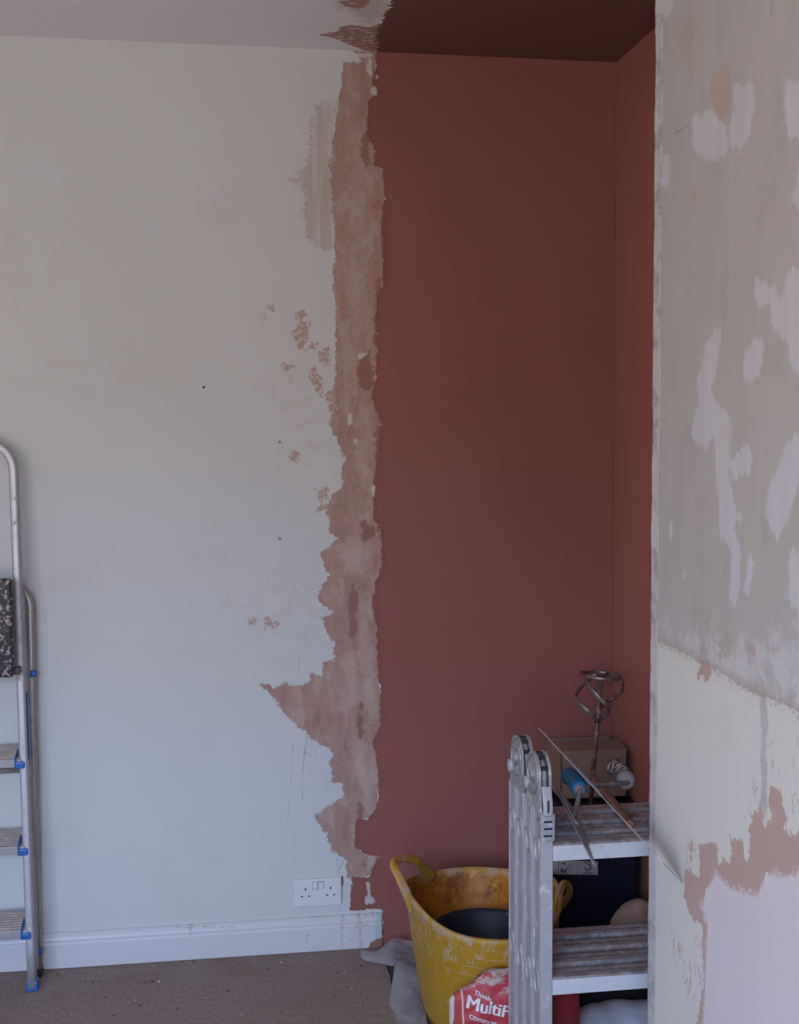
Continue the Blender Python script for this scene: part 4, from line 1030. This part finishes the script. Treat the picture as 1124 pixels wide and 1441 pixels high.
sweep(bm, arc, [(-.0018, -.0003), (.0018, -.0003), (.0018, .0003), (-.0018, .0003)], (0, -1, 0)); obj('pictogram', bm, mink, lab)

# ---- tan paper sack in the alcove and white bag behind the ladder
ts = thing('paper_sack', 'crumpled tan paper sack against the alcove side wall, behind the middle rungs', 'sack', (1.212, 3.38, -0.006))
msack = simple('tan_sack_paper', (0.37, 0.25, 0.20), 0.8, var=0.15, scale=12, bump=0.3)
build_bag('sack_body', ts, 0.082, 0.292, 0.060, 9.3, msack, topdrop=0.055, nu=36, nv=36, crump=0.02)
wbag = thing('white_bag', 'white plaster bag with a red square print, low behind the bottom rungs', 'bag', (1.105, 3.195, -0.006))
mwb = simple('white_bag_paper', (0.58, 0.62, 0.70), 0.55, var=0.06, scale=10, bump=0.4)
wbo, FW = build_bag('bag_body', wbag, 0.180, 0.078, 0.085, 5.5, mwb, topdrop=0.02, nu=40, nv=36, crump=0.015)
bm = bm_new()
qq = [(.085, .150), (.112, .150), (.112, .176), (.085, .176)]
nq = 6; gv = [[bm.verts.new((.083 + .03 * i / nq, -FW(.083 + .03 * i / nq, .036 + .028 * j / nq) - .003, .036 + .028 * j / nq)) for j in range(nq + 1)] for i in range(nq + 1)]
for i in range(nq):
    for j in range(nq): bm.faces.new((gv[i][j], gv[i + 1][j], gv[i + 1][j + 1], gv[i][j + 1]))
obj('print_square', bm, simple('red_print', (0.42, 0.02, 0.05), 0.5), wbo)

bb = thing('black_bundle', 'flat black bundle on the floor between the white bag and the tan sack', 'bundle', (1.135, 3.298, -0.006))
build_bag('bundle_body', bb, 0.148, 0.150, 0.019, 2.2, simple('black_film', (0.008, 0.007, 0.008), 0.5), topdrop=0.01, nu=30, nv=24, crump=0.004)

# ---- mixing paddle
mp_top = atY(846, 948, 3.56)
pd = thing('mixing_paddle', 'rusty steel mixing paddle standing head up in the alcove corner', 'mixing paddle', (0, 0, 0))
mrs = simple('rusty_brown_steel', (0.16, 0.09, 0.07), 0.5, 0.5, var=0.35, scale=40, dirt=(0.30, 0.20, 0.16), dirt_amt=(0.5, 0.65), dscale=40)
mrs2 = simple('worn_ring_steel', (0.18, 0.13, 0.12), 0.38, 0.6, var=0.3, scale=30, dirt=(0.22, 0.135, 0.11), dirt_amt=(0.52, 0.62), dscale=60)
base = atY(831, 1186, 3.56); base.z = 0.4955; base.x = atY(832, 1130, 3.56).x - .004
pd.location = base
headc = mp_top
axis = (headc - base).normalized()
def ploc(o): o.matrix_parent_inverse = Matrix.Translation(-base); return o
bm = bm_new(); add_cyl(bm, base + V((0, 0, .002)), headc - axis * .004, .0068, n=14); ploc(obj('shaft', bm, mrs, pd, True))
ea = axis.orthogonal().normalized(); eb = axis.cross(ea)
# make ea point to the viewer's left
ea = (V((-1, 0, 0)) - axis * V((-1, 0, 0)).dot(axis)).normalized(); eb = axis.cross(ea)
RP = .058
def hp(a, r, h): return headc + (ea * math.cos(a) + eb * math.sin(a)) * r + axis * h
bm = bm_new(); sweep(bm, [hp(a, RP, -.006) for a in np.linspace(0, 2 * math.pi, 41)[:-1]], rrect(.007, .011, .002, 2), axis, closed=True); ploc(obj('ring', bm, mrs2, pd, True))
for k in range(2):          # ring struts at the hub
    a = k * math.pi + .9
    bm = bm_new(); sweep(bm, [hp(a, .004, -.010), hp(a, RP - .003, -.006)], rrect(.006, .010, .002, 2), axis); ploc(obj('strut', bm, mrs2, pd, True))
for k, a0 in enumerate((0.35, 2.55, 4.55)):     # helical blades from the ring down to the shaft
    pts = []
    for i in range(17):
        t = i / 16; a = a0 + 2.1 * t
        r = RP * (1.0 + .22 * math.sin(math.pi * min(1, t * 1.25))) if t < .55 else RP * (1.0 + .22 * math.sin(math.pi * min(1, t * 1.25))) * (1 - ((t - .55) / .45) ** 1.6) + .006
        pts.append(hp(a, r, -.008 - .122 * t))
    bm = bm_new(); sweep(bm, pts, rrect(.0045, .013, .0015, 2), lambda i, P=pts: axis); ploc(obj('blade', bm, mrs2 if k != 1 else mrs, pd, True))
bm = bm_new(); add_cyl(bm, hp(0, 0, -.145), hp(0, 0, -.112), .0095, n=14); ploc(obj('hub', bm, mrs, pd, True))

# ---- trowels on the top rungs
msteel = simple('trowel_steel', (0.42, 0.42, 0.45), 0.4, 0.45, var=0.15, scale=30, dirt=(0.33, 0.31, 0.32), dirt_amt=(0.55, 0.68), dscale=24)
mgrip_b = simple('blue_rubber_grip', (0.007, 0.115, 0.215), 0.5, var=0.2, scale=20, dirt=(0.13, 0.15, 0.17), dirt_amt=(0.56, 0.70), dscale=40)
mgrip_k = simple('plaster_speckled_black_grip', (0.030, 0.024, 0.022), 0.6, var=0.3, dirt=(0.42, 0.35, 0.31), dirt_amt=(0.50, 0.54), dscale=85)
mcapA = simple('caked_plaster_cap', (0.20, 0.155, 0.14), 0.75, var=0.3, scale=40, dirt=(0.15, 0.11, 0.095), dirt_amt=(0.46, 0.58))
mcapB = simple('pale_plaster_cap', (0.17, 0.158, 0.162), 0.7, var=0.25, scale=40, dirt=(0.22, 0.17, 0.165), dirt_amt=(0.47, 0.60))
mshank = simple('plaster_stained_shank', (0.13, 0.095, 0.085), 0.6, 0.2, var=0.3, scale=50, dirt=(0.24, 0.19, 0.18), dirt_amt=(0.52, 0.64), dscale=60)
def trowel(label, tip, back, wdir, W0, W1, gh, grip_mat, cap_mat, hA, hB, hr, tipcut=0.0, capk=1.04):
    """tip/back: near and far ends of the reference edge; wdir: blade width direction; hA/hB: front and rear end of the grip (world points)"""
    tip, back = V(tip), V(back); d = (back - tip); L = d.length; d.normalize()
    w = (V(wdir) - d * V(wdir).dot(d)).normalized(); n = d.cross(w).normalized()
    if n.z < 0: n = -n
    t = thing('plastering_trowel', label, 'trowel', (tip + back) / 2)
    c0 = V(t.location)
    def put(o): o.matrix_parent_inverse = Matrix.Translation(-c0); return o
    bm = bm_new()
    outl = [(0.0, W0), (.004, W0 + .010), (tipcut, W1 - .012), (tipcut + .012, W1), (L, W1), (L, W0)]
    th = .0009
    A = [bm.verts.new(tip + d * a + w * b + n * th) for a, b in outl]; B = [bm.verts.new(tip + d * a + w * b - n * th) for a, b in outl]
    m_ = len(outl)
    bm.faces.new(A); bm.faces.new(B[::-1])
    for i in range(m_): bm.faces.new((A[i], B[i], B[(i + 1) % m_], A[(i + 1) % m_]))
    put(obj('blade', bm, msteel, t))
    hA, hB = V(hA), V(hB); hd = (hB - hA).normalized()
    # spine along blade centre under the grip
    wc = min(W1 - .02, max(W0 + .02, (hA - tip).dot(w)))
    sA = (hA - tip).dot(d); sB = (hB - tip).dot(d)
    bm = bm_new(); sweep(bm, [tip + d * max(.01, sA - .03) + w * wc + n * .003, tip + d * min(L - .004, sB + .02) + w * wc + n * .003], rrect(.014, .005, .002, 2), n); put(obj('spine', bm, msteel, t))
    post = tip + d * (sA + .004) + w * wc + n * .004
    bm = bm_new(); sweep(bm, smooth_path([post, post * .6 + hA * .4 - hd * .008, hA - hd * .006 - n * .004, hA + hd * .006], 6), circ(.0062, 10), w); put(obj('shank', bm, mshank, t, True))
    # grip, slightly bowed with a bulged end
    N_ = 14; pts = [hA + (hB - hA) * (i / N_) + n * (.005 * math.sin(math.pi * i / N_)) for i in range(N_ + 1)]
    sc = [.80, .96, 1.0, 1.0, .98, .97, .97, .98, 1.0, 1.03, 1.06, 1.07, 1.04, .93, .62]
    bm = bm_new(); sweep(bm, pts, circ(hr, 20), n, scale=sc); gr = put(obj('grip', bm, grip_mat, t, True))
    bm = bm_new(); sweep(bm, [hA - hd * .006, hA - hd * .003, hA + hd * .008, hA + hd * .024], circ(hr * capk, 20), n, scale=[.55, .86, 1.0, .99]); put(obj('grip_cap', bm, cap_mat, t, True))
    return t
# near trowel: blue grip
t1_tip, t1_back = atY(835, 1217, 2.585), atY(780, 1108, 2.93)
_r1 = ray(808, 1160).normalized(); _d1 = (t1_back - t1_tip).normalized()
_w1 = (_r1 - _d1 * _r1.dot(_d1)).normalized(); _s1 = _d1.cross(_w1).normalized()
if _s1.dot(R2) < 0: _s1 = -_s1
trowel('blue-handled plastering trowel on the ladder top, blade poking out over the top rung', t1_tip, t1_back, _w1 * math.cos(.28) + _s1 * math.sin(.28), 0.0, 0.058, .05, mgrip_b, mcapA,
       atY(816, 1112, 2.80), atY(797, 1090, 2.93), .0205, tipcut=.17, capk=.74)
t2_tip, t2_back = atY(960, 1243, 2.485), atY(788, 1057, 2.935)
_r2 = (ray(880, 1150)).normalized()
trowel('black-gripped plastering trowel speckled with plaster, blade seen edge-on beside projecting wall', t2_tip, t2_back, (-_r2.x, -_r2.y, -_r2.z), 0.0, 0.105, .05, mgrip_k, mcapB,
       atY(882, 1099, 2.80), atY(862, 1079, 2.93), .0215)
# brown stick lying across the rungs
bm = bm_new()
a_, b_ = atZ(886, 1157, .698), atZ(836, 1096, .698)
sweep(bm, [a_ - V((0, 0, .004)), a_ + (b_ - a_) * .5, b_], rrect(.016, .016, .004, 2), (0, 0, 1))
tag(obj('wooden_stick', bm, simple('brown_stick_wood', (0.22, 0.098, 0.066), 0.6, var=0.2, scale=30)), 'short brown stick lying across the top rungs beside the trowel blade', 'stick')

# ---- crumbs of plaster on the carpet
mcr = [simple('pale_plaster_crumb', (0.55, 0.48, 0.44), 0.9), simple('brown_plaster_crumb', (0.13, 0.06, 0.045), 0.9)]
crumb_me = []
for k in range(2):
    bm = bm_new(); bmesh.ops.create_icosphere(bm, subdivisions=1, radius=1.0)
    for v in bm.verts: v.co *= 0.8 + 0.5 * random.random(); v.co.z *= .6
    me = bpy.data.meshes.new('plaster_crumb'); bm.to_mesh(me); bm.free(); me.materials.append(mcr[k]); crumb_me.append(me)
spots = [(224, 1382, 0, 5), (190, 1408, 0, 3), (189, 1403, 0, 2.5), (320, 1395, 1, 4.5), (214, 1382, 1, 4), (197, 1416, 1, 4), (148, 1404, 1, 3), (395, 1355, 0, 4), (216, 1359, 0, 3), (272, 1354, 1, 3), (474, 1370, 1, 3.5),
         (376, 1364, 1, 3), (495, 1392, 0, 3), (486, 1369, 0, 2.5), (470, 1402, 1, 3), (430, 1418, 1, 2.5), (340, 1428, 0, 2.5), (120, 1382, 1, 3), (80, 1372, 1, 2.5), (250, 1420, 1, 2.5), (290, 1405, 0, 2.5),
         (160, 1430, 1, 3), (410, 1385, 1, 2.5), (508, 1360, 1, 4), (510, 1412, 1, 2.5), (100, 1428, 0, 2), (445, 1345, 1, 2.5), (360, 1402, 1, 2.3), (205, 1384, 1, 3), (130, 1383, 1, 3), (142, 1381, 1, 2.5)]
for i, (px, py, k, r) in enumerate(spots):
    p = atZ(px, py, 0.0); o = bpy.data.objects.new('plaster_crumb', crumb_me[k]); COL.objects.link(o)
    s = r * .5 / 485; o.scale = (s * 1.3, s, s); o.location = (p.x, p.y, s * .45); o.rotation_euler = (0, 0, random.random() * 6)
    tag(o, ('tiny pale plaster crumb on the carpet', 'tiny dark brown plaster crumb on the carpet')[k], 'crumb', ('pale crumbs on the carpet', 'brown crumbs on the carpet')[k])
